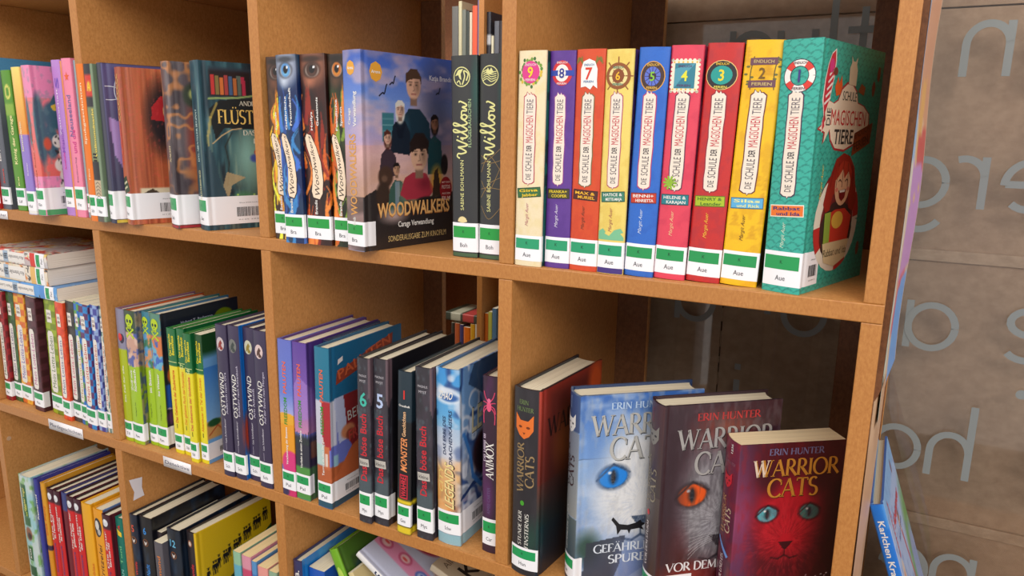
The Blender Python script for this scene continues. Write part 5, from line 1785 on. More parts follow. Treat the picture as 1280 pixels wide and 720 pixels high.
# ------------------------------------------------ compartment 3
def art_p(kind):
    def f(A, b):
        t = b.t
        if kind == 1:
            A.grad(110, (190, 190, 236), 150, (108, 130, 214)); A.grad(150, (108, 130, 214), 224, (104, 116, 200))
            A.rect(-300, 44, 600, 112, (240, 160, 40), 1); A.ell(t * .5, 112, t * .8, 9, (240, 176, 50), .1)
            A.ell(t * .7, 48, t * .7, 20, (226, 60, 130), .15); A.ell(t * .4, 6, 30, 12, (216, 50, 110), .2); A.ell(2, 6, 12, 10, (60, 50, 90), .3)
        elif kind == 2:
            A.grad(96, (206, 140, 176), 150, (140, 100, 186)); A.grad(150, (130, 90, 176), 224, (96, 64, 156))
            A.poly([(-5, 150), (t * .4, 176), (t + 10, 158), (t + 10, 120), (-5, 110)], (170, 130, 206), .7)
            A.rect(-300, 36, 600, 92, (50, 50, 66), 6)
            for k in range(7):
                A.poly([(k * 4 - 2, 80), (k * 4 + 2, 80), (k * 4, 100)], (50, 60, 60))
            A.rect(-300, 0, 600, 48, (84, 150, 70), 3)
            A.mix((A.s > t + 1) * .35, (50, 30, 80))
            A.rect(t + 4, 60, t + 16, 84, (110, 70, 60), 2)
        else:
            A.rect(-300, 150, 900, 230, (30, 120, 150), .5)
            A.mix((A.s > t + 1) * (A.z > 150) * .8, (30, 96, 140))
            A.rect(-300, 88, t + 12, 150, (206, 206, 220), 1)
            A.rect(t * .45, 84, t + 1, 150, (176, 40, 50), 1)
            A.poly([(t + 8, 152), (t + 26, 152), (t + 34, 90), (t + 16, 88)], (190, 196, 226))
            A.poly([(t + 26, 152), (t + 70, 152), (t + 50, 60), (t + 34, 90)], (140, 40, 44))
            A.poly([(t + 60, 170), (t + 100, 176), (t + 92, 60), (t + 60, 60)], (70, 80, 70))
            A.rect(-300, 34, 900, 60, (186, 96, 54), 3); A.rect(-300, 60, t * .6, 90, (190, 216, 210), 2)
            A.poly([(t * .4, 40), (t + 10, 44), (t + 40, 76), (t + 80, 90), (t + 80, 36)], (200, 104, 60))
            A.noise(6, 5, (130, 56, 36), .52, .62, 5, .0)
            A.rect(t * .55, 56, t * .9, 88, (206, 110, 66), 1); A.rect(t * .62, 60, t * .8, 78, (230, 210, 196), 1)
            A.rect(t + 6, 58, t + 14, 74, (150, 190, 206), 1)
            A.ell(t + 34, 100, 16, 12, (206, 130, 90), .3); A.ell(t + 38, 94, 10, 9, (150, 70, 50), .3)
            A.rect(-300, 0, 900, 30, (40, 84, 106), 1)
            m = (A.s > t + 30) * np.clip((A.s - t - 30) / 60, 0, 1)
    return f


for lab, x, y, t, h, kd, sub, lt in (
        ('light violet comic novel with orange sun at the foot, left end', -.3335, .0, 23.4, 222, 1, 'Verschwörung der Bananen', 'Pal'),
        ('violet comic novel with dark forest and green foot strip', -.3094, .0013, 24, 221.3, 2, 'Verliebt in einen Zombie', 'Pal'),
        ('teal and red comic novel with cover showing a tent and rocks', -.2691, -.0009, 24, 221.5, 3, 'Terror in den Bergen', 'Pal')):
    b = Book(lab, (x, y, ZB, 0 if kd < 3 else 1, .9), t, h, 150, 'hard', art_p(kd), (110, 120, 200), 1.4, 1.6 if kd > 2 else 4, inner=(90, 50, 130) if kd < 3 else (30, 90, 130), bulge=.8)
    c = t * .46
    b.up('PALUTEN', c, 148, 192, 6, (244, 106, 60), layer=1); b.up('FREEDOM', c, 104, 142, 5.4, (60, 150, 50), layer=1)
    b.up(sub, c, 46, 100, 3.6, WHITE)
    if kd == 3:
        b.poly([(t + 16, 196), (t + 26, 200), (t + 26, 206), (t + 17, 203)], (240, 230, 226), 0)
        b.poly([(t + 12, 170), (t + 128, 196), (t + 130, 214), (t + 14, 186)], (150, 60, 40), 1)
        b.flat('PALUTEN', t + 18, t + 128, 176, 13, (206, 96, 56), layer=2, rot=13)
        b.flat('BERGEN', t + 34, t + 96, 114, 14, (206, 206, 200), layer=2, bold=False, rot=6)
        b.flat('FREEDOM', t + 36, t + 110, 84, 15, (196, 70, 60), layer=2, rot=8)
        b.label(lt, 9, 37, 62, True)
    else:
        b.label(lt, 9, 37, 3 if kd == 1 else 9)
    b.done()
plain('dark teal book set back between the violet and the teal comic novels', (-.2835, .030, ZB, 0, .9), 12, 220, (40, 50, 90), (), None, w=120, kind='hard', inner=(40, 60, 100))


def art_bad(A, b):
    t = b.t
    A.noise(8, 26, (70, 60, 72), .45, .7, 3, .8); A.noise(4, 9, (90, 110, 116), .6, .75, 6, .5)
    A.rect(-10, 36, t + 2, 66, (84, 100, 106), 8, .8)
    A.poly([(t * .86, 225), (t + 10, 225), (t + 8, 170), (t + 2, 158), (t * .86, 172)], (106, 84, 92))
    A.mix((A.s > t + 8) * 1.0, (26, 24, 30))


for lab, x, y, t, h, n_, nc in (
        ('charcoal book with turquoise number 6 and red vertical title', -.1967, -.0046, 19.2, 219.9, '6', (70, 190, 170)),
        ('charcoal book with white number 5 and red vertical title', -.1767, .0011, 22, 220.5, '5', (190, 206, 240)),
        ('charcoal book without number, between monster book and blue novel', -.1105, .0005, 23, 220.6, '', (0, 0, 0))):
    b = Book(lab, (x, y, ZB, 1 if n_ == '5' else 0, .9 if n_ else 0), t, h, 148, 'hard', art_bad, (52, 48, 56), 1.6, 4, inner=(40, 36, 44), group='charcoal books with red vertical titles', bulge=1.0)
    c = t * .46
    b.flat('MAGNUS', c - t * .3, c + t * .3, 196, 3, (206, 200, 206), bold=False); b.flat('MYST', c - t * .24, c + t * .24, 189, 3.2, (206, 200, 206), bold=False)
    if n_:
        b.digit(n_, c + .5, 158, 18, nc)
    b.up('böse Buch', c, 92, 148, 9.5, (206, 44, 56), 'sans', True, layer=1)
    b.up('Das', c, 58, 78, 9.5, (206, 44, 56), 'sans', True, layer=1)
    b.rect(c - t * .36, 78, c + t * .4, 88, (196, 190, 180), 2, 4)
    b.flat('kleine', c - t * .28, c + t * .32, 80.4, 5, (50, 50, 56), layer=3, bold=False)
    b.label('Mys', 10, 42, 6 if n_ != '5' else 14, g=(24, 150, 76)); b.done()

b = Book('short black book with red number 1, orange title and yellow foot', (-.1386, -.0027, ZB, 0, 1.5), 19.6, 212.4, 140, 'hard', simple_art([(0, 10, (236, 206, 40)), (40, 46, (236, 206, 40)), (150, 230, (30, 50, 62))]), (26, 26, 30), 2, inner=(40, 60, 70), bulge=1.2)
t = b.t
b.digit('1', t * .5, 178, 11, (226, 50, 40)); b.flat('Gruselheft', t * .1, t * .9, 168, 2.6, WHITE)
b.up('MONSTER', t * .5, 84, 128, 9, (240, 150, 90), layer=1, slant=.2); b.up('Geschichten', t * .5, 130, 162, 5, (240, 190, 140))
b.rect(t * .2, 48, t * .8, 80, (206, 40, 60), 0); b.rect(t * .26, 50, t * .74, 78, (40, 24, 30), 1); b.up('WAHRE', t * .5, 51, 77, 7, (226, 50, 70), layer=2)
b.label('Gea', 11, 40, 5, g=(24, 150, 76)); b.done()


def art_leg(A, b):
    t = b.t
    A.grad(0, (206, 80, 90), 60, (236, 130, 90)); A.grad(60, (240, 190, 110), 110, (236, 206, 180)); A.grad(110, (206, 214, 226), 150, (150, 190, 226)); A.grad(150, (110, 180, 226), 224, (60, 150, 220))
    A.mix((A.s > t + 2) * .75, (120, 150, 196))
    A.swirl(30, (40, 70, 130), 4, 2.2, .6, .9); A.swirl(22, (226, 230, 240), 9, 2.0, .7, .8)
    A.rect(-20, 100, t - 1, 150, (206, 206, 216), 30, .7)
    A.rect(-20, 36, t * .9, 104, (240, 170, 90), 20, .8)
    A.ell(t * .5, 190, t * .7, 12, (240, 244, 250), .3, 0, .8); A.ell(t * .6, 188, t * .45, 6, (50, 100, 170), .4)
    A.ell(t + 58, 104, 32, 34, (60, 36, 44), .25); A.ell(t + 60, 100, 26, 28, (36, 26, 36), .3)
    A.line([(t + 4, 60), (t + 30, 70), (t + 60, 66), (t + 90, 80)], 5, (36, 60, 110)); A.line([(t + 10, 140), (t + 24, 110), (t + 30, 80), (t + 50, 60)], 6, (60, 120, 190))
    A.poly([(t + 20, 200), (t + 34, 222), (t + 160, 222), (t + 160, 180), (t + 60, 176)], (40, 66, 100), .8)
    A.rect(-300, 0, 900, 14, (150, 190, 200), 2)


b = Book('blue swirling fantasy novel with yellow slanted title and thick spine', (-.0834, .0054, ZB, 0, -.6), 32, 222.5, 148, 'hard', art_leg, (120, 180, 226), 1.2, 1.5, inner=(60, 110, 160), bulge=2.6)
t = b.t
b.flat('ZHAO', t * .12, t * .72, 186, 9, WHITE, slant=.2, layer=1)
b.up('DAS ERBE DES', t * .38, 116, 164, 4, (30, 50, 90), slant=.2); b.up('DRACHENKAISERS', t * .64, 104, 172, 4.2, (30, 50, 90), slant=.2)
b.up('LEGENDS', t * .59, 47, 104, 13, (60, 30, 30), slant=.3, layer=1); b.up('LEGENDS', t * .56, 47, 104, 12, (246, 222, 150), slant=.3, layer=2)
b.up('CITY', t * .2, 66, 100, 6.5, (240, 206, 120), slant=.3, layer=1)
b.flat('LEGENDS', t + 28, t + 140, 136, 32, (60, 56, 50), 'sans', True, .1, layer=1, rot=4); b.flat('LEGENDS', t + 27, t + 139, 137, 30, (216, 206, 170), 'sans', True, .1, layer=2, rot=4)
b.label('Schw', 14, 44, 66, True, g=(24, 150, 76)); b.done()


def art_spider(A, b):
    A.noise(12, 50, (96, 40, 96), .5, .8, 5, .7); A.ell(b.t * .4, 70, 10, 40, (120, 50, 130), .8, 0, .6)


b = Book('dark purple novel with pink spider partly behind the divider', (-.0257, .0138, ZB, 0, -.3), 21.5, 220.5, 145, 'hard', art_spider, (54, 28, 50), 1.6, 6, inner=(60, 36, 60), bulge=2)
t = b.t
c, z = 9.5, 184
b.ell(c, z, 3.2, 6, (240, 90, 130), 2); b.ell(c, z + 7, 2.4, 3, (240, 110, 150), 2)
for s in (-1, 1):
    for k in range(4):
        b.stroke([(c, z + 4 - k), (c + s * (5 + k * .6), z + 11 - k * 6), (c + s * (8.6 - abs(k - 1.5)), z + 18 - k * 13)], 1.1, (230, 70, 110), 1)
b.up('ANIMOX', c + 1, 94, 140, 10, WHITE, 'serif', True, slant=.1); b.up('Das Heulen der', c - 6, 116, 150, 3, (220, 200, 220), 'serif')
b.up('AIMEE CARTER', c, 50, 84, 4, (110, 90, 130), 'sans', False); b.label('Car', 10, 44, 3, g=(24, 150, 76)); b.done()


# ------------------------------------------------ compartment 4: four thick cat novels, covers turned to the viewer
def catface(A, cx, cz, k, fur, dark, eye, pupil=(20, 20, 30), both=True, eye2=None, ears=True):
    """painted cat face; k = scale in mm per unit"""
    A.ell(cx, cz, 46 * k, 56 * k, fur, .45)
    A.noise(4, 11, tuple(v * .82 for v in fur), .45, .7, 3, .35)
    if ears:
      A.poly([(cx - 44 * k, cz + 26 * k), (cx - 42 * k, cz + 78 * k), (cx - 10 * k, cz + 50 * k)], fur, .9)
      A.poly([(cx + 44 * k, cz + 26 * k), (cx + 42 * k, cz + 78 * k), (cx + 10 * k, cz + 50 * k)], fur, .9)
      A.poly([(cx - 38 * k, cz + 34 * k), (cx - 37 * k, cz + 66 * k), (cx - 18 * k, cz + 48 * k)], dark, .6)
    for s in ((-1, 1) if both else (-1,)):
        ex, ez = cx + s * 24 * k, cz + 6 * k
        A.ell(ex, ez, 15 * k, 11.5 * k, dark, .3, -8 * s)
        A.ell(ex, ez, 12 * k, 9 * k, (eye2 or eye) if s > 0 else eye, .15, -8 * s)
        A.ell(ex, ez, 5 * k, 7.5 * k, tuple(v * .55 for v in eye), .5)
        A.ell(ex, ez, 2.2 * k, 6.5 * k, pupil, .4)
        A.ell(ex - 3 * k, ez + 3.4 * k, 1.8 * k, 1.5 * k, (250, 250, 250), .5)
        A.line([(ex - 13 * k, ez - 2 * k), (ex, ez + 10 * k), (ex + 13 * k, ez + 3 * k)], 1.6 * k, dark, .8)
    A.ell(cx, cz - 16 * k, 14 * k, 26 * k, tuple(min(255, v * 1.1) for v in fur), .8, 0, .6)
    A.poly([(cx - 9 * k, cz - 26 * k), (cx + 9 * k, cz - 26 * k), (cx + 2 * k, cz - 35 * k), (cx - 2 * k, cz - 35 * k)], dark, .85)
    A.line([(cx, cz - 34 * k), (cx, cz - 42 * k)], 1.4 * k, dark, .8)
    A.line([(cx - 15 * k, cz - 44 * k), (cx - 7 * k, cz - 46 * k), (cx, cz - 42 * k), (cx + 7 * k, cz - 46 * k), (cx + 15 * k, cz - 44 * k)], 2 * k, dark, .8)


def fur(A, cx, cz, r, dark, light):
    """short hairs running outwards from the nose"""
    dx, dz = A.s - cx, A.z - (cz - 16)
    ang, rad = np.arctan2(dz, dx), np.hypot(dx, dz)
    n = fbm(ang * 26, rad / 7.0, 5, 3)
    m = np.clip(1 - rad / r, 0, 1) ** .5
    lum = A.c.mean(-1)
    m = m * (np.abs(lum - np.mean(light)) < 400) * (rad > 9)
    eye = (A.c.max(-1) - A.c.min(-1) > 110) & (np.max(light) - np.min(light) < 100)
    m = m * ~eye
    A.mix(np.clip((n - .52) / .12, 0, 1) * m * .4, light)
    A.mix(np.clip((.46 - n) / .12, 0, 1) * m * .45, dark)


def art_w1(A, b):
    t = b.t
    A.noise(8, 30, (56, 50, 56), .5, .8, 3, .6)
    m = A.s > t * .92
    A.grad(110, (110, 40, 30), 222, (190, 60, 40), 1, t * .92, 900); A.grad(60, (30, 60, 60), 112, (100, 50, 40), 1, t * .92, 900); A.grad(0, (24, 34, 50), 60, (24, 60, 66), 1, t * .92, 900)
    A.ell(t + 60, 150, 40, 50, (226, 110, 40), .7); A.rect(t + 12, 0, 900, 222, (30, 24, 32), 26, .45)
    A.ell(t + 130, 200, 26, 36, (220, 90, 40), .6)
    A.ell(t * .8, 46, 12, 34, (26, 74, 60), .8, 0, .7)


def art_w2(A, b):
    t = b.t
    A.grad(150, (130, 170, 226), 222, (60, 110, 190), 1, t, 900)
    A.grad(0, (120, 146, 196), 150, (170, 200, 236), 1, t, 900)
    A.noise(26, 14, (206, 220, 240), .5, .7, 4, .5)
    A.ell(t + 74, 116, 66, 66, (226, 230, 236), .5)
    catface(A, t + 78, 118, 1.5, (238, 238, 238), (40, 60, 90), (30, 140, 236), eye2=(30, 140, 236), ears=False)
    fur(A, t + 78, 112, 66, (196, 206, 226), (255, 255, 255))
    A.ell(t + 70, 188, 60, 20, (190, 206, 230), .9, 0, .5); A.ell(t + 20, 150, 26, 50, (110, 150, 210), .9, 0, .6)
    A.ell(t + 14, 44, 22, 28, (56, 84, 76), .7); A.noise(5, 5, (84, 120, 90), .6, .7, 8, .0)
    A.poly([(t + 14, 50), (t + 60, 56), (t + 54, 20), (t + 46, 0), (t + 8, 0)], (52, 58, 72), .85)
    A.rect(t + 56, 0, t + 160, 46, (110, 130, 180), 26, .8); A.poly([(t + 60, 0), (t + 110, 30), (t + 150, 10), (t + 150, 0)], (150, 170, 206), .6)
    A.grad(0, (50, 66, 80), 80, (90, 100, 100), 1, -10, t); A.grad(80, (150, 150, 146), 180, (120, 130, 146), 1, -10, t); A.grad(180, (60, 80, 120), 222, (50, 80, 130), 1, -10, t)
    A.rect(-300, 0, 1, 222, (40, 60, 100), 1)


def art_w3(A, b):
    t = b.t
    A.grad(0, (70, 20, 26), 60, (60, 26, 34)); A.grad(60, (60, 36, 46), 222, (70, 40, 50))
    A.ell(t + 70, 190, 50, 30, (150, 70, 56), .8, 0, .8)
    A.ell(t + 78, 100, 50, 74, (120, 114, 118), .8)
    catface(A, t + 74, 112, 1.5, (150, 146, 150), (36, 28, 34), (240, 90, 20), eye2=(240, 90, 20), ears=False)
    fur(A, t + 74, 108, 60, (84, 78, 84), (206, 204, 206))
    A.noise(3, 12, (70, 64, 70), .5, .7, 5, .35)
    A.ell(t + 14, 60, 26, 40, (130, 30, 30), .9, 0, .6); A.rect(t - 6, 0, t + 26, 222, (52, 30, 40), 24, .8)
    A.ell(t + 40, 26, 50, 22, (150, 34, 30), .8, 0, .7)
    A.grad(0, (60, 40, 40), 120, (84, 72, 68), 1, -10, t); A.grad(120, (70, 60, 58), 222, (76, 40, 46), 1, -10, t)


def art_w4(A, b):
    t = b.t
    A.grad(0, (60, 24, 50), 190, (120, 30, 60)); A.mix((A.s > t) * 1.0, (70, 14, 30))
    A.grad(0, (60, 40, 80), 110, (150, 60, 100), 1, t, t + 40); A.grad(110, (150, 60, 100), 190, (84, 40, 70), 1, t, t + 40)
    A.rect(t + 22, 0, t + 300, 190, (90, 16, 34), 24)
    A.ell(t + 66, 110, 50, 60, (150, 20, 44), .6)
    catface(A, t + 60, 106, 1.0, (196, 24, 44), (44, 10, 26), (90, 180, 190), (20, 40, 50), True, (60, 130, 120), ears=False)
    A.ell(t + 34, 150, 16, 26, (50, 10, 26), .8, 20, .7); A.ell(t + 92, 150, 16, 26, (40, 8, 20), .8, -20, .7)
    fur(A, t + 60, 96, 50, (110, 10, 30), (226, 60, 70))
    A.rect(t + 96, 0, t + 300, 190, (30, 12, 22), 44, .85); A.rect(t, 0, t + 300, 22, (50, 16, 40), 30, .7); A.rect(t + 20, 150, t + 300, 190, (76, 12, 30), 30, .7)
    rr = random.Random(4)
    for i in range(26):
        A.ell(t + rr.uniform(0, 120), rr.uniform(4, 44), .8, .8, (240, 220, 226), .4)


def cat_small(b, c, z, col, dk, k=1):
    b.poly([(c - 9 * k, z + 12 * k), (c - 9 * k, z - 2 * k), (c - 5 * k, z - 8 * k), (c, z - 11 * k), (c + 5 * k, z - 8 * k), (c + 9 * k, z - 2 * k), (c + 9 * k, z + 12 * k), (c + 4 * k, z + 6 * k), (c - 4 * k, z + 6 * k)], col, 1)
    b.ell(c - 4 * k, z - 0 * k, 2.0 * k, 1.2 * k, dk, 2, 8); b.ell(c + 4 * k, z, 2.0 * k, 1.2 * k, dk, 2, 8)
    b.poly([(c - 1.4 * k, z - 5 * k), (c + 1.4 * k, z - 5 * k), (c, z - 7 * k)], dk, 2)


WC = 'thick cat fantasy novels in the lower right compartment'
# 1
b = Book('black cat novel with orange cat head on the spine, left of the four', (.0221, -.0041, ZB, 6, 0), 34.5, 222, 145, 'hard', art_w1, (40, 36, 42), 1.4, 2.0, inner=(40, 40, 50), bulge=4, group=WC)
t = b.t
b.flat('ERIN', 9, 21, 204, 5, (110, 130, 80), 'serif'); b.flat('HUNTER', 6, 27, 196, 5, (110, 130, 80), 'serif')
cat_small(b, t * .46, 178, (232, 116, 40), (120, 50, 10), 1.25)
b.up('WARRIOR', t * .34, 100, 160, 9, (150, 124, 84), 'serif', True); b.up('CATS', t * .68, 108, 146, 10, (160, 132, 90), 'serif', True)
b.ell(t * .44, 88, 2.6, 3, (70, 160, 40), 1)
b.up('STUNDE DER', t * .36, 36, 78, 4.6, (220, 216, 206), 'serif', True, slant=.15); b.up('FINSTERNIS', t * .62, 34, 76, 4.6, (220, 216, 206), 'serif', True, slant=.15)
b.flat('WARRIOR', t + 14, t + 132, 164, 22, (40, 20, 20), 'serif', True)
b.label('Hun', 7, 34, 1, g=(24, 150, 84)); b.done()
# 2
b = Book('blue cat novel with white blue-eyed cat face on the cover', (.0748, .0250, ZB, 50, 0), 32, 222, 145, 'hard', art_w2, (90, 110, 140), 1.3, 1.0, inner=(50, 70, 110), bulge=4, group=WC)
t = b.t
b.flat('ERIN HUNTER', t + 36, t + 108, 205, 7.5, (196, 220, 246), 'serif', layer=1)
for dx, dz, c, l_ in ((.9, -.9, (60, 64, 70), 1), (0, 0, (196, 194, 188), 2)):
    b.flat('WARRIOR', t + 13 + dx, t + 132 + dx, 176 + dz, 23, c, 'serif', True, layer=l_)
    b.flat('CATS', t + 36 + dx, t + 108 + dx, 147 + dz, 26, c, 'serif', True, layer=l_)
b.flat('GEFÄHRLICHE', t + 22, t + 112, 37, 10, (232, 240, 250), 'serif', True, layer=1)
b.flat('SPUREN', t + 40, t + 98, 23, 10, (232, 240, 250), 'serif', True, layer=1)
# small walking cat silhouette
b.poly([(t + 42, 76), (t + 44, 79), (t + 52, 70), (t + 62, 68), (t + 72, 70), (t + 77, 73), (t + 79, 70), (t + 83, 68), (t + 79, 65), (t + 82, 60), (t + 76, 63), (t + 66, 62), (t + 64, 57), (t + 62, 62), (t + 54, 63), (t + 50, 57), (t + 49, 63), (t + 48, 68)], (24, 24, 30), 2)
cat_small(b, t * .55, 188, (226, 224, 220), (60, 60, 70), 1.0)
b.up('ERIN HUNTER', t * .5, 204, 218, 3, (150, 170, 200), 'serif')
b.up('WARRIOR', t * .36, 112, 164, 8, (50, 40, 46), 'serif', True); b.up('CATS', t * .68, 116, 152, 9, (60, 36, 40), 'serif', True)
b.up('GEFÄHRLICHE SPUREN', t * .5, 38, 92, 4.4, (206, 206, 200), 'serif')
b.label('Hun', 6, 33, 9, g=(24, 150, 84)); b.done()
# 3
b = Book('dark maroon cat novel with grey cat face and orange eye', (.1612, .0402, ZB, 50, 0), 31, 222, 137, 'hard', art_w3, (60, 36, 46), 1.3, 1.0, inner=(60, 40, 50), bulge=4, group=WC)
t = b.t
b.flat('ERIN HUNTER', t + 38, t + 112, 204, 8, (196, 60, 60), 'serif', layer=1)
for dx, dz, c, l_ in ((.9, -.9, (40, 34, 40), 1), (0, 0, (176, 172, 168), 2)):
    b.flat('WARRIOR', t + 16 + dx, t + 130 + dx, 173 + dz, 22, c, 'serif', True, layer=l_)
    b.flat('CATS', t + 38 + dx, t + 106 + dx, 144 + dz, 25, c, 'serif', True, layer=l_)
b.flat('VOR DEM STURM', t + 12, t + 122, 33, 10, (240, 236, 236), 'serif', True, layer=1)
cat_small(b, t * .55, 186, (130, 124, 116), (40, 34, 36), 1.0)
b.up('ERIN HUNTER', t * .45, 200, 216, 3, (150, 50, 56), 'serif')
b.up('WARRIOR', t * .36, 108, 164, 8, (130, 118, 100), 'serif', True); b.up('CATS', t * .68, 112, 150, 9, (140, 128, 106), 'serif', True)
b.ell(t * .5, 98, 2.6, 3.2, (200, 30, 40), 1); b.up('VOR DEM STURM', t * .5, 36, 88, 4.6, (220, 210, 206), 'serif', True)
for k in range(6):
    b.stroke([(t + 66, 66 + k * 2), (t + 50, 58 + k * 3), (t + 38, 46 + k * 5)], .35, (196, 190, 190), 1)
b.label('Hun', 3, 29, 44, False, g=(24, 150, 84)); b.flat('Stadtbücherei', t + 14, t + 34, 22, 2, (80, 80, 84)); b.done()
# 4
b = Book('red paperback cat novel with red cat face and two teal eyes', (.2375, .0598, ZB, 53, 0), 31, 190, 118, 'soft', art_w4, (110, 30, 56), 1.2, .9, inner=(60, 20, 34), bulge=3, group=WC, pages=(236, 216, 176))
t = b.t
b.flat('ERIN HUNTER', t + 32, t + 94, 177, 7, (116, 112, 150), 'serif', layer=1)
for dx, dz, c, l_ in ((.7, -.8, (70, 30, 14), 1), (0, 0, (206, 140, 50), 2)):
    b.flat('WARRIOR', t + 15 + dx, t + 113 + dx, 154 + dz, 18, c, 'serif', True, layer=l_)
    b.flat('CATS', t + 33 + dx, t + 91 + dx, 131 + dz, 20, c, 'serif', True, layer=l_)
b.flat('W', t + 15, t + 34, 154, 18, (236, 214, 190), 'serif', True, layer=2.6)
b.flat('FEUER UND EIS', t + 12, t + 106, 19, 9, (226, 196, 190), 'serif', True, layer=1)
cat_small(b, t * .5, 146, (206, 30, 50), (90, 10, 20), .8)
b.up('1235', t * .62, 176, 186, 3, WHITE); b.flat('ERIN HUNTER', t * .15, t * .85, 164, 3, (150, 90, 110), 'serif')
b.up('WARRIOR', t * .36, 84, 128, 8, (180, 130, 90), 'serif', True, slant=.1); b.up('CATS', t * .66, 88, 116, 8.6, (206, 180, 150), 'serif', True, slant=.1)
b.rect(t * .1, 68, t * .9, 72, (110, 150, 214), 1, -40); b.up('FEUER UND EIS', t * .5, 22, 62, 5, (226, 206, 206), 'serif', True)
b.done()

# ================================================================== LOWER ROW
LR = 'red spine detective books in the bottom left compartment'


def art_atlas(A, b):
    t = b.t
    A.noise(14, 26, (150, 206, 214), .4, .7, 3, .8); A.noise(9, 14, (120, 176, 90), .55, .7, 8, .8)
    A.rect(t * .2, 150, t * .62, 214, (40, 100, 50), 1); A.rect(t * .2, 132, t * .7, 150, (60, 110, 70), 3); A.ell(t * .45, 116, 11, 16, (150, 96, 70), .3); A.ell(t * .5, 112, 7, 8, (60, 40, 40), .4)
    A.rect(t * .2, 62, t * .6, 90, (40, 100, 50), 1); A.rect(t * .15, 30, t * .7, 50, (30, 90, 50), 1)


b = Book('thick pale nature guide with green panels at the left of the bottom row', (-.9801, -.0117, ZC, 0, .5), 37, 230, 150, 'hard', art_atlas, (206, 220, 216), 1.6, 6, inner=(206, 210, 206), bulge=3)
b.up('Welcher Vogel', 15, 160, 206, 6, (240, 230, 120)); b.up('ist das', 18, 152, 176, 5, (206, 220, 90)); b.up('KOS', 15, 66, 86, 5, WHITE); b.done()
plain('blue violet book with white lettering next to the nature guide', (-.9420, -.006, ZC, 0, .4), 11.5, 228, (56, 60, 150), (('Reiterhof', .5, 150, 200, 4.4, WHITE),), None, kind='hard', inner=(60, 64, 150))
plain('thin mustard yellow book left of the red detective books', (-.9300, -.0017, ZC, 0, .4), 13, 222, (226, 160, 40), (('Das Pony', .5, 120, 180, 5, (226, 110, 40)),), None, kind='hard', inner=(226, 160, 40), art=simple_art([(0, 90, (226, 150, 30)), (90, 100, (60, 40, 70))]))


def ext_red(t1, t2):
    def f(b):
        t = b.t
        b.ell(t * .5, b.h - 14, t * .32, 7, (226, 226, 230), 1); b.ell(t * .5, b.h - 11, t * .16, 2.6, (250, 250, 250), 2)
        b.up(t1, t * .36, b.h - 100, b.h - 30, 4.4, WHITE); b.up(t2, t * .66, b.h - 96, b.h - 50, 4.4, WHITE)
        b.up('Kommissare', t * .5, 50, b.h - 106, 5, (110, 70, 130))
    return f


for x, t, tt, lab in ((-.9160, 18, ('Die Falle', 'im Feriendorf'), 'first red detective book after the mustard one'), (-.8970, 17.4, ('Das Geheimnis', 'des Leuchtturms'), 'second red detective book with two-line white title'),
                      (-.8585, 19, ('Der Fluch der', 'goldenen Ratte'), 'red detective book after the dark blue one'), (-.8385, 19, ('Der Sturm', 'der Diebe'), 'red detective book directly left of the yellow books'),
                      (-.7605, 20, ('Die Spur', 'führt zum Hof'), 'single red detective book between orange and teal books')):
    h = 214 if x < -.8 else 206
    plain(lab + ', bottom row', (x, .001, ZC, 0, .3), t, h, (214, 30, 36), (), None, kind='hard', inner=(40, 20, 30), art=simple_art([(h - 26, h + 9, (70, 26, 44))], None, lambda A, b: A.rect(-300, 0, 900, 300, (90, 20, 40), 1)), extra=ext_red(*tt), group=LR, res=2)
plain('narrow dark red and blue book between the red detective books', (-.8785, .004, ZC, 0, .3), 17, 214, (120, 20, 40), (), None, kind='hard', inner=(60, 60, 110), art=simple_art([(180, 230, (60, 70, 130))]))


def ext_y(b):
    b.ell(b.t * .45, b.h - 34, b.t * .36, 18, (60, 56, 56), 0); b.ell(b.t * .4, b.h - 30, b.t * .2, 9, (226, 220, 210), 1); b.ell(b.t * .55, b.h - 42, b.t * .15, 6, (190, 186, 180), 1)
    b.up('Kritzelei', b.t * .5, 70, 140, 9, (90, 50, 40), bold=False, slant=.3)


plain('wide golden yellow book without picture in the bottom row', (-.8180, .002, ZC, 0, .3), 26, 212, (246, 176, 30), (('Tobias', .7, 60, 100, 6, (226, 120, 30)),), None, kind='hard', inner=(246, 180, 40))
plain('orange yellow book with black and white animal on the spine', (-.7895, .004, ZC, 0, .3), 26.5, 208, (244, 164, 30), (), None, kind='hard', inner=(250, 180, 60), extra=ext_y, art=simple_art((), None, lambda A, b: A.rect(-300, 150, 900, 300, (110, 140, 190), 1)))
plain('teal green book with yellow and red emblem beside the lower divider', (-.7385, .010, ZC, 0, .2), 19, 202, (16, 120, 104), (('LEGUAN', .5, 60, 106, 6, (140, 200, 190)), ('Toni', .5, 116, 150, 6, (120, 200, 140))), None, kind='hard', inner=(60, 150, 130),
      extra=lambda b: (b.poly([(4, 182), (15, 176), (15, 168), (6, 170)], (250, 210, 50), 0), b.poly([(7, 186), (13, 190), (12, 180)], (214, 50, 40), 1)))


# lower compartment 2
def art_navy2(A, b):
    A.noise(14, 20, (30, 60, 90), .5, .75, 6, .7)
    A.noise(8, 30, (14, 14, 20), .5, .7, 12, .7)


def ext_dog(n_, nc, t1, c1):
    def f(b):
        t, h = b.t, b.h
        c = t * .46
        if n_:
            b.digit(n_, c, h - 30, 12, nc)
        b.ring(c, h - 45, 5.5, 6.6, (150, 90, 50), 1); b.ell(c, h - 45, 5.4, 5.4, (60, 40, 36), 0)
        b.poly([(c - 4, h - 42), (c - 2, h - 48), (c, h - 50), (c + 2, h - 48), (c + 4, h - 42), (c, h - 45)], (226, 214, 206), 2)
        b.up(t1, c, h - 150, h - 84, t * .32, c1)
    return f


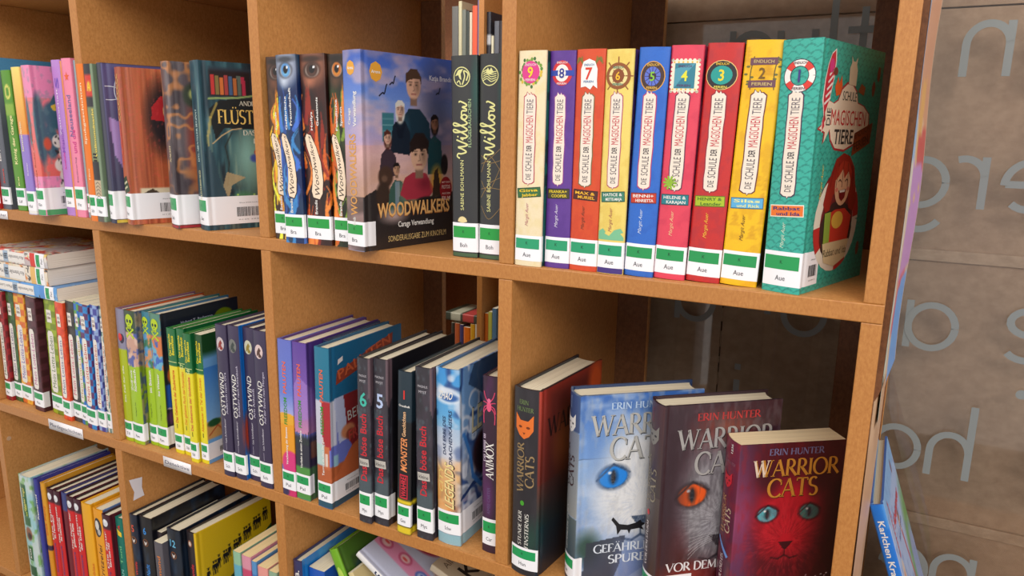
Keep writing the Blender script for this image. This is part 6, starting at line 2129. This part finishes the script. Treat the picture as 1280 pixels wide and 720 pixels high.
for lab, x, y, t, h, e, base in (
        ('dark blue dog book directly beside the divider, orange number', -.6825, .0, 17.5, 228, ext_dog('5', (226, 90, 60), 'Rudel der Wölfe', (214, 60, 50)), (24, 34, 56)),
        ('black dog book with blue number 6 and round dog picture', -.6640, .004, 29.5, 228, ext_dog('6', (60, 150, 230), 'Schatten der Nacht', (60, 140, 220)), (26, 26, 34)),
        ('dark blue dog book with light blue number 12', -.5980, .005, 30, 225, ext_dog('12', (110, 190, 226), 'Spuren im Eis', (120, 170, 200)), (20, 34, 52))):
    plain(lab, (x, y, ZC, 0, 0), t, h, base, (), None, w=148, kind='hard', inner=(30, 32, 40), art=art_navy2, res=1.6, cres=3, extra=e, group='dark dog adventure books in the bottom row')
plain('small dark book half hidden between the dog books', (-.6320, .012, ZC, 0, 0), 11.5, 205, (50, 40, 44), (('Kurz und gut', .5, 90, 190, 4, (226, 210, 180)),), None, w=120, inner=(236, 226, 196))
plain('short grey book with orange lettering in front of the dog books', (-.6185, -.004, ZC, 0, 0), 19, 200, (96, 92, 100), (('Wolfsmond', .5, 96, 176, 7, (226, 130, 60)),), None, w=125, inner=(236, 226, 196))


def art_t4(A, b):
    t = b.t
    A.mix((A.s > t - 3) * 1.0, (232, 190, 20))
    A.poly([(t, 70), (t + 60, 120), (t + 150, 176), (t + 160, 0), (t, 0)], (50, 84, 44))
    A.poly([(t + 10, 60), (t + 70, 106), (t + 150, 150), (t + 160, 0), (t, 0)], (30, 40, 34))
    for i in range(12):
        x = t + 18 + i * 10.5
        z = 134 + i * 4.6
        for k in range(1 + i % 2):
            xx, zz = x + k * 4.5, z - 1 + (i * 7 % 5)
            ink = (28, 22, 24)
            A.ell(xx, zz + 21, 2.0, 2.4, ink, .3)
            A.poly([(xx - 2.4, zz + 18), (xx + 2.4, zz + 18), (xx + 2, zz + 8), (xx - 2, zz + 8)], ink)
            A.seg(xx - 2.2, zz + 17, xx - 3.6, zz + 9, 1.2, ink); A.seg(xx + 2.2, zz + 17, xx + 3.8, zz + 10, 1.2, ink)
            A.seg(xx - 1.2, zz + 9, xx - 1.8, zz, 1.5, ink); A.seg(xx + 1.2, zz + 9, xx + 1.8, zz, 1.5, ink)
            A.seg(xx - 2.6, zz + 23.4, xx + 2.6, zz + 23, .9, ink)


plain('black and yellow book with a row of dark figures on its yellow cover', (-.5635, .014, ZC, 3, 0), 22.5, 225, (44, 36, 40), (('Die wilde Bande', .5, 90, 170, 7, (206, 50, 60)),), None, w=148, kind='hard', art=art_t4, res=1.4, cres=1.1, inner=(60, 50, 40),
      extra=lambda b: (b.ell(9, 205, 5, 6, (150, 90, 60), 0), b.ell(9, 205, 3, 4, (226, 206, 190), 1)))
VG = 'pastel spine books at the right of the second bottom compartment'
for lab, x, t, h, c, c2 in (('mint green pastel book, first of the pastel row', -.4485, 15, 230, (150, 196, 160), (100, 176, 196)), ('pink pastel book, second of the pastel row', -.4305, 18, 229, (226, 150, 170), (206, 70, 110)),
                            ('thin sky blue pastel book in the pastel row', -.4105, 9.5, 225, (90, 150, 206), (60, 120, 190)), ('salmon pastel book in the pastel row', -.3985, 20, 221, (240, 160, 150), (240, 190, 150)), ('pale green book at the right end of the pastel row', -.3765, 16, 220, (150, 180, 150), (100, 140, 110))):
    plain(lab, (x, .005, ZC, 0, 0), t, h, c, (('Ferien', .5, 90, 150, 6, WHITE),), None, w=142, kind='soft', art=simple_art([(0, h - 22, c2)]), inner=c, group=VG, pages=(240, 214, 160))


# lower compartment 3: untidy heap
def art_x1(A, b):
    t = b.t
    A.mix((A.s > t + 1) * 1.0, (30, 130, 210)); A.noise(20, 16, (90, 180, 236), .5, .7, 3, .6); A.ell(t + 60, 220, 16, 24, (120, 70, 90), .4)
    A.rect(-10, 0, t + 1, 300, (54, 54, 100), 1)


plain('navy spined picture book with bright blue cover in the untidy heap', (-.3310, .0085, ZC, 0, 0), 16, 250, (54, 54, 100), (('C.B.', .5, 206, 236, 7, WHITE),), None, w=155, kind='hard', art=art_x1, res=2.5, cres=2.5, inner=(50, 60, 110))
plain('plain blue book between the heap of picture books', (-.3130, .020, ZC, 0, 0), 29, 238, (30, 90, 190), (), None, w=110, kind='soft', inner=(60, 110, 200))


def art_x3(A, b):
    t = b.t
    A.mix((A.s > t + 1) * 1.0, (70, 110, 34)); A.rect(-20, 200, t + 2, 300, (120, 180, 30), 1); A.rect(-20, 0, t + 2, 200, (226, 220, 190), 1)
    A.rect(t + 18, 210, t + 150, 272, (60, 100, 36), 1); A.rect(t + 20, 212, t + 148, 270, (54, 84, 36), 1); A.ell(t + 34, 246, 15, 18, (50, 80, 76), .2)


plain('green book with round green logo leaning to the left in the heap', (-.166, .030, ZC, 0, -23.7), 15, 292, (110, 160, 40), (), None, w=180, kind='hard', art=art_x3, res=2.4, cres=2.2, inner=(120, 170, 40),
      extra=lambda b: (b.flat('Quino', b.t + 66, b.t + 140, 232, 22, (170, 170, 130), layer=1), b.ring(b.t + 76, 250, 15, 19, (130, 150, 70), 1), b.up('K', 7, 170, 180, 7, (40, 40, 40)), b.ell(7, 250, 5, 16, (190, 220, 90), 0)))
plain('small tan paperback leaning behind the white medical book', (-.134, .030, ZC, 0, -25.5), 9, 268, (226, 206, 150), (), None, w=120, kind='soft', inner=(226, 206, 150))


def art_x5(A, b):
    t = b.t
    A.mix((A.s > t + 1) * 1.0, (206, 212, 234))
    A.rect(t + 34, 0, t + 62, 260, (232, 150, 186), 3)
    for k in range(7):
        z = 236 - k * 36
        A.ell(t + 48 + (k % 2) * 3, z, 11, 13, (206, 90, 130) if k % 3 < 2 else (90, 120, 200), .2); A.ell(t + 48 + (k % 2) * 3, z, 7.5, 9.5, (240, 200, 200) if k % 3 < 2 else (190, 206, 240), .3); A.ell(t + 50, z, 3, 6, (226, 90, 90) if k % 3 < 2 else (60, 90, 190), .4)
    A.ell(t + 104, 196, 24, 34, (186, 50, 76), .2, 30); A.ell(t + 108, 200, 16, 24, (240, 190, 200), .3, 30); A.line([(t + 96, 180), (t + 110, 200), (t + 118, 214)], 3, (190, 60, 90))
    A.ell(t + 84, 150, 20, 16, (214, 190, 170), .3); A.ell(t + 90, 140, 10, 9, (236, 216, 190), .3); A.line([(t + 74, 160), (t + 86, 150), (t + 98, 156)], 2, (150, 110, 96))
    A.rect(t + 66, 60, t + 200, 72, (36, 80, 150), 1)


b = Book('white medical picture book with pink cell drawings tilted in the heap', (-.2436, .040, ZC, 0, 0), 9.5, 250, 200, 'hard', art_x5, (236, 234, 232), 2, 1.5, inner=(230, 226, 220))
b.up('Menschen', 4.8, 130, 214, 6, (36, 50, 90)); b.done()


def place_top(b, x, y, z, lean):
    """put the book so that the upper end of its spine edge is at x, y, z"""
    R = Matrix.Rotation(math.radians(lean), 4, 'Y')
    top = R @ Vector((0, 0, b.h * .001))
    b.root.matrix_world = Matrix.Translation((x - top.x, y, z + Z0 - top.z)) @ R


place_top(b, -.2436, .040, -.444, -58)
b = Book('beige book with large black lettering at the right of the heap', (-.15, .08, ZC, 0, 0), 11, 138, 200, 'soft', simple_art(), (206, 190, 160), 3, 4, inner=(206, 190, 160))
t = b.t
b.flat('Alles klar!', t + 10, t + 70, 118, 10, (110, 90, 70), layer=1, bold=False); b.flat('Körner', t + 20, t + 150, 84, 24, (30, 28, 28), layer=1); b.done()
place_top(b, -.150, .085, -.462, -70)


# ------------------------------------------------ blue picture book on the window ledge
def art_blue(A, b):
    t = b.t
    A.mix((A.s > t + 1) * 1.0, (176, 200, 240)); A.rect(t, 226, 900, 300, (140, 190, 240), 8)
    A.ell(t + 190, 60, 90, 150, (110, 170, 90), .3); A.ell(t + 176, 80, 46, 76, (150, 170, 214), .35); A.ell(t + 100, 30, 50, 60, (96, 160, 76), .3)
    A.line([(t + 96, 180), (t + 106, 150), (t + 116, 120), (t + 124, 90)], 7, (200, 60, 60)); A.ell(t + 98, 186, 10, 14, (226, 196, 180), .2); A.ell(t + 98, 192, 8, 7, (150, 80, 60), .3)
    A.ell(t + 30, 150, 12, 26, (226, 206, 196), .2); A.ell(t + 28, 146, 8, 18, (220, 150, 120), .3); A.line([(t + 44, 120), (t + 60, 90), (t + 56, 60)], 5, (120, 100, 90))
    A.ell(t + 150, 230, 8, 9, (110, 60, 90), .3); A.ell(t + 66, 130, 5, 6, (130, 60, 80), .3); A.line([(t + 76, 60), (t + 80, 20)], 8, (226, 180, 70)); A.noise(9, 12, (90, 120, 190), .66, .72, 4, .4)


b = Book('blue spined picture book leaning against the right bookcase side', (.4600, .12, -.4735, 0, -19), 13, 250, 200, 'hard', art_blue, (20, 120, 220), 1.6, 2, inner=(110, 170, 226), bulge=1, pages=(206, 196, 170), edge=(30, 110, 200))
b.up('Karlchen Krabbelfix', 6.5, 140, 232, 6, WHITE, down=True); b.up('Fischer', 6.5, 96, 124, 7, (226, 60, 90), down=True)
t = b.t
b.flat('Abenteuer', t + 44, t + 150, 200, 12, (226, 70, 80), rot=-2); b.up('Sommer', t + 30, 176, 240, 9, (226, 70, 80)); b.flat('Band 3 Spiele', t + 60, t + 120, 178, 6, (90, 110, 170)); b.done()
lg = board('window_ledge', (.372, .035, -.4935), (.95, .365, -.4745), M_PANEL, M_EDGE)
structure(lg)
for x in (.40, .90):
    board('bracket', (x, .05, -.75), (x + .02, .345, -.4945), M_PANEL, None, lg)

# ------------------------------------------------ second bookcase seen through the open back
bc2 = empty('bookcase', 'second bookcase with narrow coloured books seen through the open back', 'bookcase', loc=(-.69, 1.07, 0))
bpy.context.view_layer.update()
S2 = (.215, -.205, -.625)
for z in (.635,) + S2:
    board('shelf', (-1.05, 1.065, z - .018), (-.35, 1.32, z), M_PANEL, M_EDGE, bc2)
for x in (-1.068, -.652, -.35):
    board('side_panel', (x, 1.063, -Z0), (x + .017, 1.32, .635), M_PANEL, M_EDGE, bc2)
board('back_panel', (-1.05, 1.32, -Z0), (-.35, 1.326, .635), M_BACK, None, bc2)


def far(name, lab, x, z, t, h, c, w=120, y=1.075, bands=(), grp='books in the far bookcase'):
    b = Book(lab, (x, y, z, 0, 0), t, h, w, 'soft', simple_art(bands), c, 6, 20, group=grp, inner=c)
    b.done()


XF = ((-.742, 20, 250, (110, 110, 106), 'grey spined book, leftmost through the upper gap'), (-.721, 10, 262, (214, 206, 166), 'narrow cream book through the upper gap'), (-.710, 12, 240, (120, 126, 116), 'grey green book through the upper gap'),
      (-.697, 9, 236, (60, 70, 66), 'dark green narrow book through the upper gap'), (-.687, 8, 232, (224, 214, 190), 'thin pale book left of the orange red one'), (-.678, 15, 248, (240, 96, 60), 'orange red book through the upper gap'),
      (-.662, 9, 300, (96, 110, 170), 'tall blue book right of the orange red one'))
for x, t, h, c, lab in XF:
    far('book', lab, x, S2[0], t, h, c)
for x, t, h, c, lab, bd in ((-.634, 12, 230, (40, 46, 60), 'dark book with white bands right of the far divider', [(60, 120, (236, 200, 186)), (150, 170, (206, 210, 214))]), (-.620, 7, 170, (226, 220, 190), 'short cream book right of the far divider', ()),
                        (-.611, 14, 206, (96, 100, 110), 'slate book in the far right part', ()), (-.596, 12, 206, (50, 46, 50), 'black book in the far right part', ()), (-.583, 12, 200, (150, 144, 136), 'light grey book in the far right part', ())):
    far('book', lab, x, S2[0], t, h, c, bands=bd)
for x, t, h, c, lab in ((-.745, 10, 216, (60, 60, 50), 'dark olive book through the lower gap'), (-.733, 16, 216, (206, 100, 50), 'rust orange book through the lower gap'), (-.716, 12, 214, (70, 66, 120), 'violet blue book through the lower gap'),
                        (-.703, 22, 208, (240, 120, 20), 'wide bright orange book through the lower gap'), (-.680, 15, 220, (230, 170, 30), 'yellow ochre book through the lower gap'), (-.664, 9, 222, (214, 206, 186), 'cream book at the far divider'),
                        (-.634, 12, 258, (226, 120, 40), 'orange book right of the far lower divider'), (-.621, 12, 264, (206, 206, 90), 'lime yellow book right of the far lower divider'), (-.608, 14, 276, (90, 130, 160), 'blue grey book right of the far lower divider')):
    far('book', lab, x, S2[2], t, h, c)
b = Book('dark green book with red title lying on the far lower row', (0, 0, 0, 0, 0), 24, 110, 120, 'soft', simple_art([(14, 50, (206, 80, 76)), (60, 90, (206, 206, 180))]), (70, 80, 66), 4, 10, group='books in the far bookcase', inner=(200, 190, 150))
b.root.matrix_world = Matrix.Translation((-.655, 1.075, Z0 + S2[2] + .2225)) @ Matrix(((0, 0, -1, 0), (0, 1, 0, 0), (1, 0, 0, 0), (0, 0, 0, 1)))
b.done()
for x, lab in ((-.745, 'pale thin booklet at the left end of the far middle shelf'), (-.712, 'second pale thin booklet from the left on the far middle shelf'), (-.672, 'pale thin booklet nearest the far divider on the middle shelf'), (-.604, 'lone pale thin booklet right of the far divider')):
    b = Book(lab, (x, 1.075, S2[1], 0, 0), 8, 190, 110, 'soft', simple_art(), (176, 170, 130), 6, 20, group='pale booklets on the far middle shelf')
    b.done()
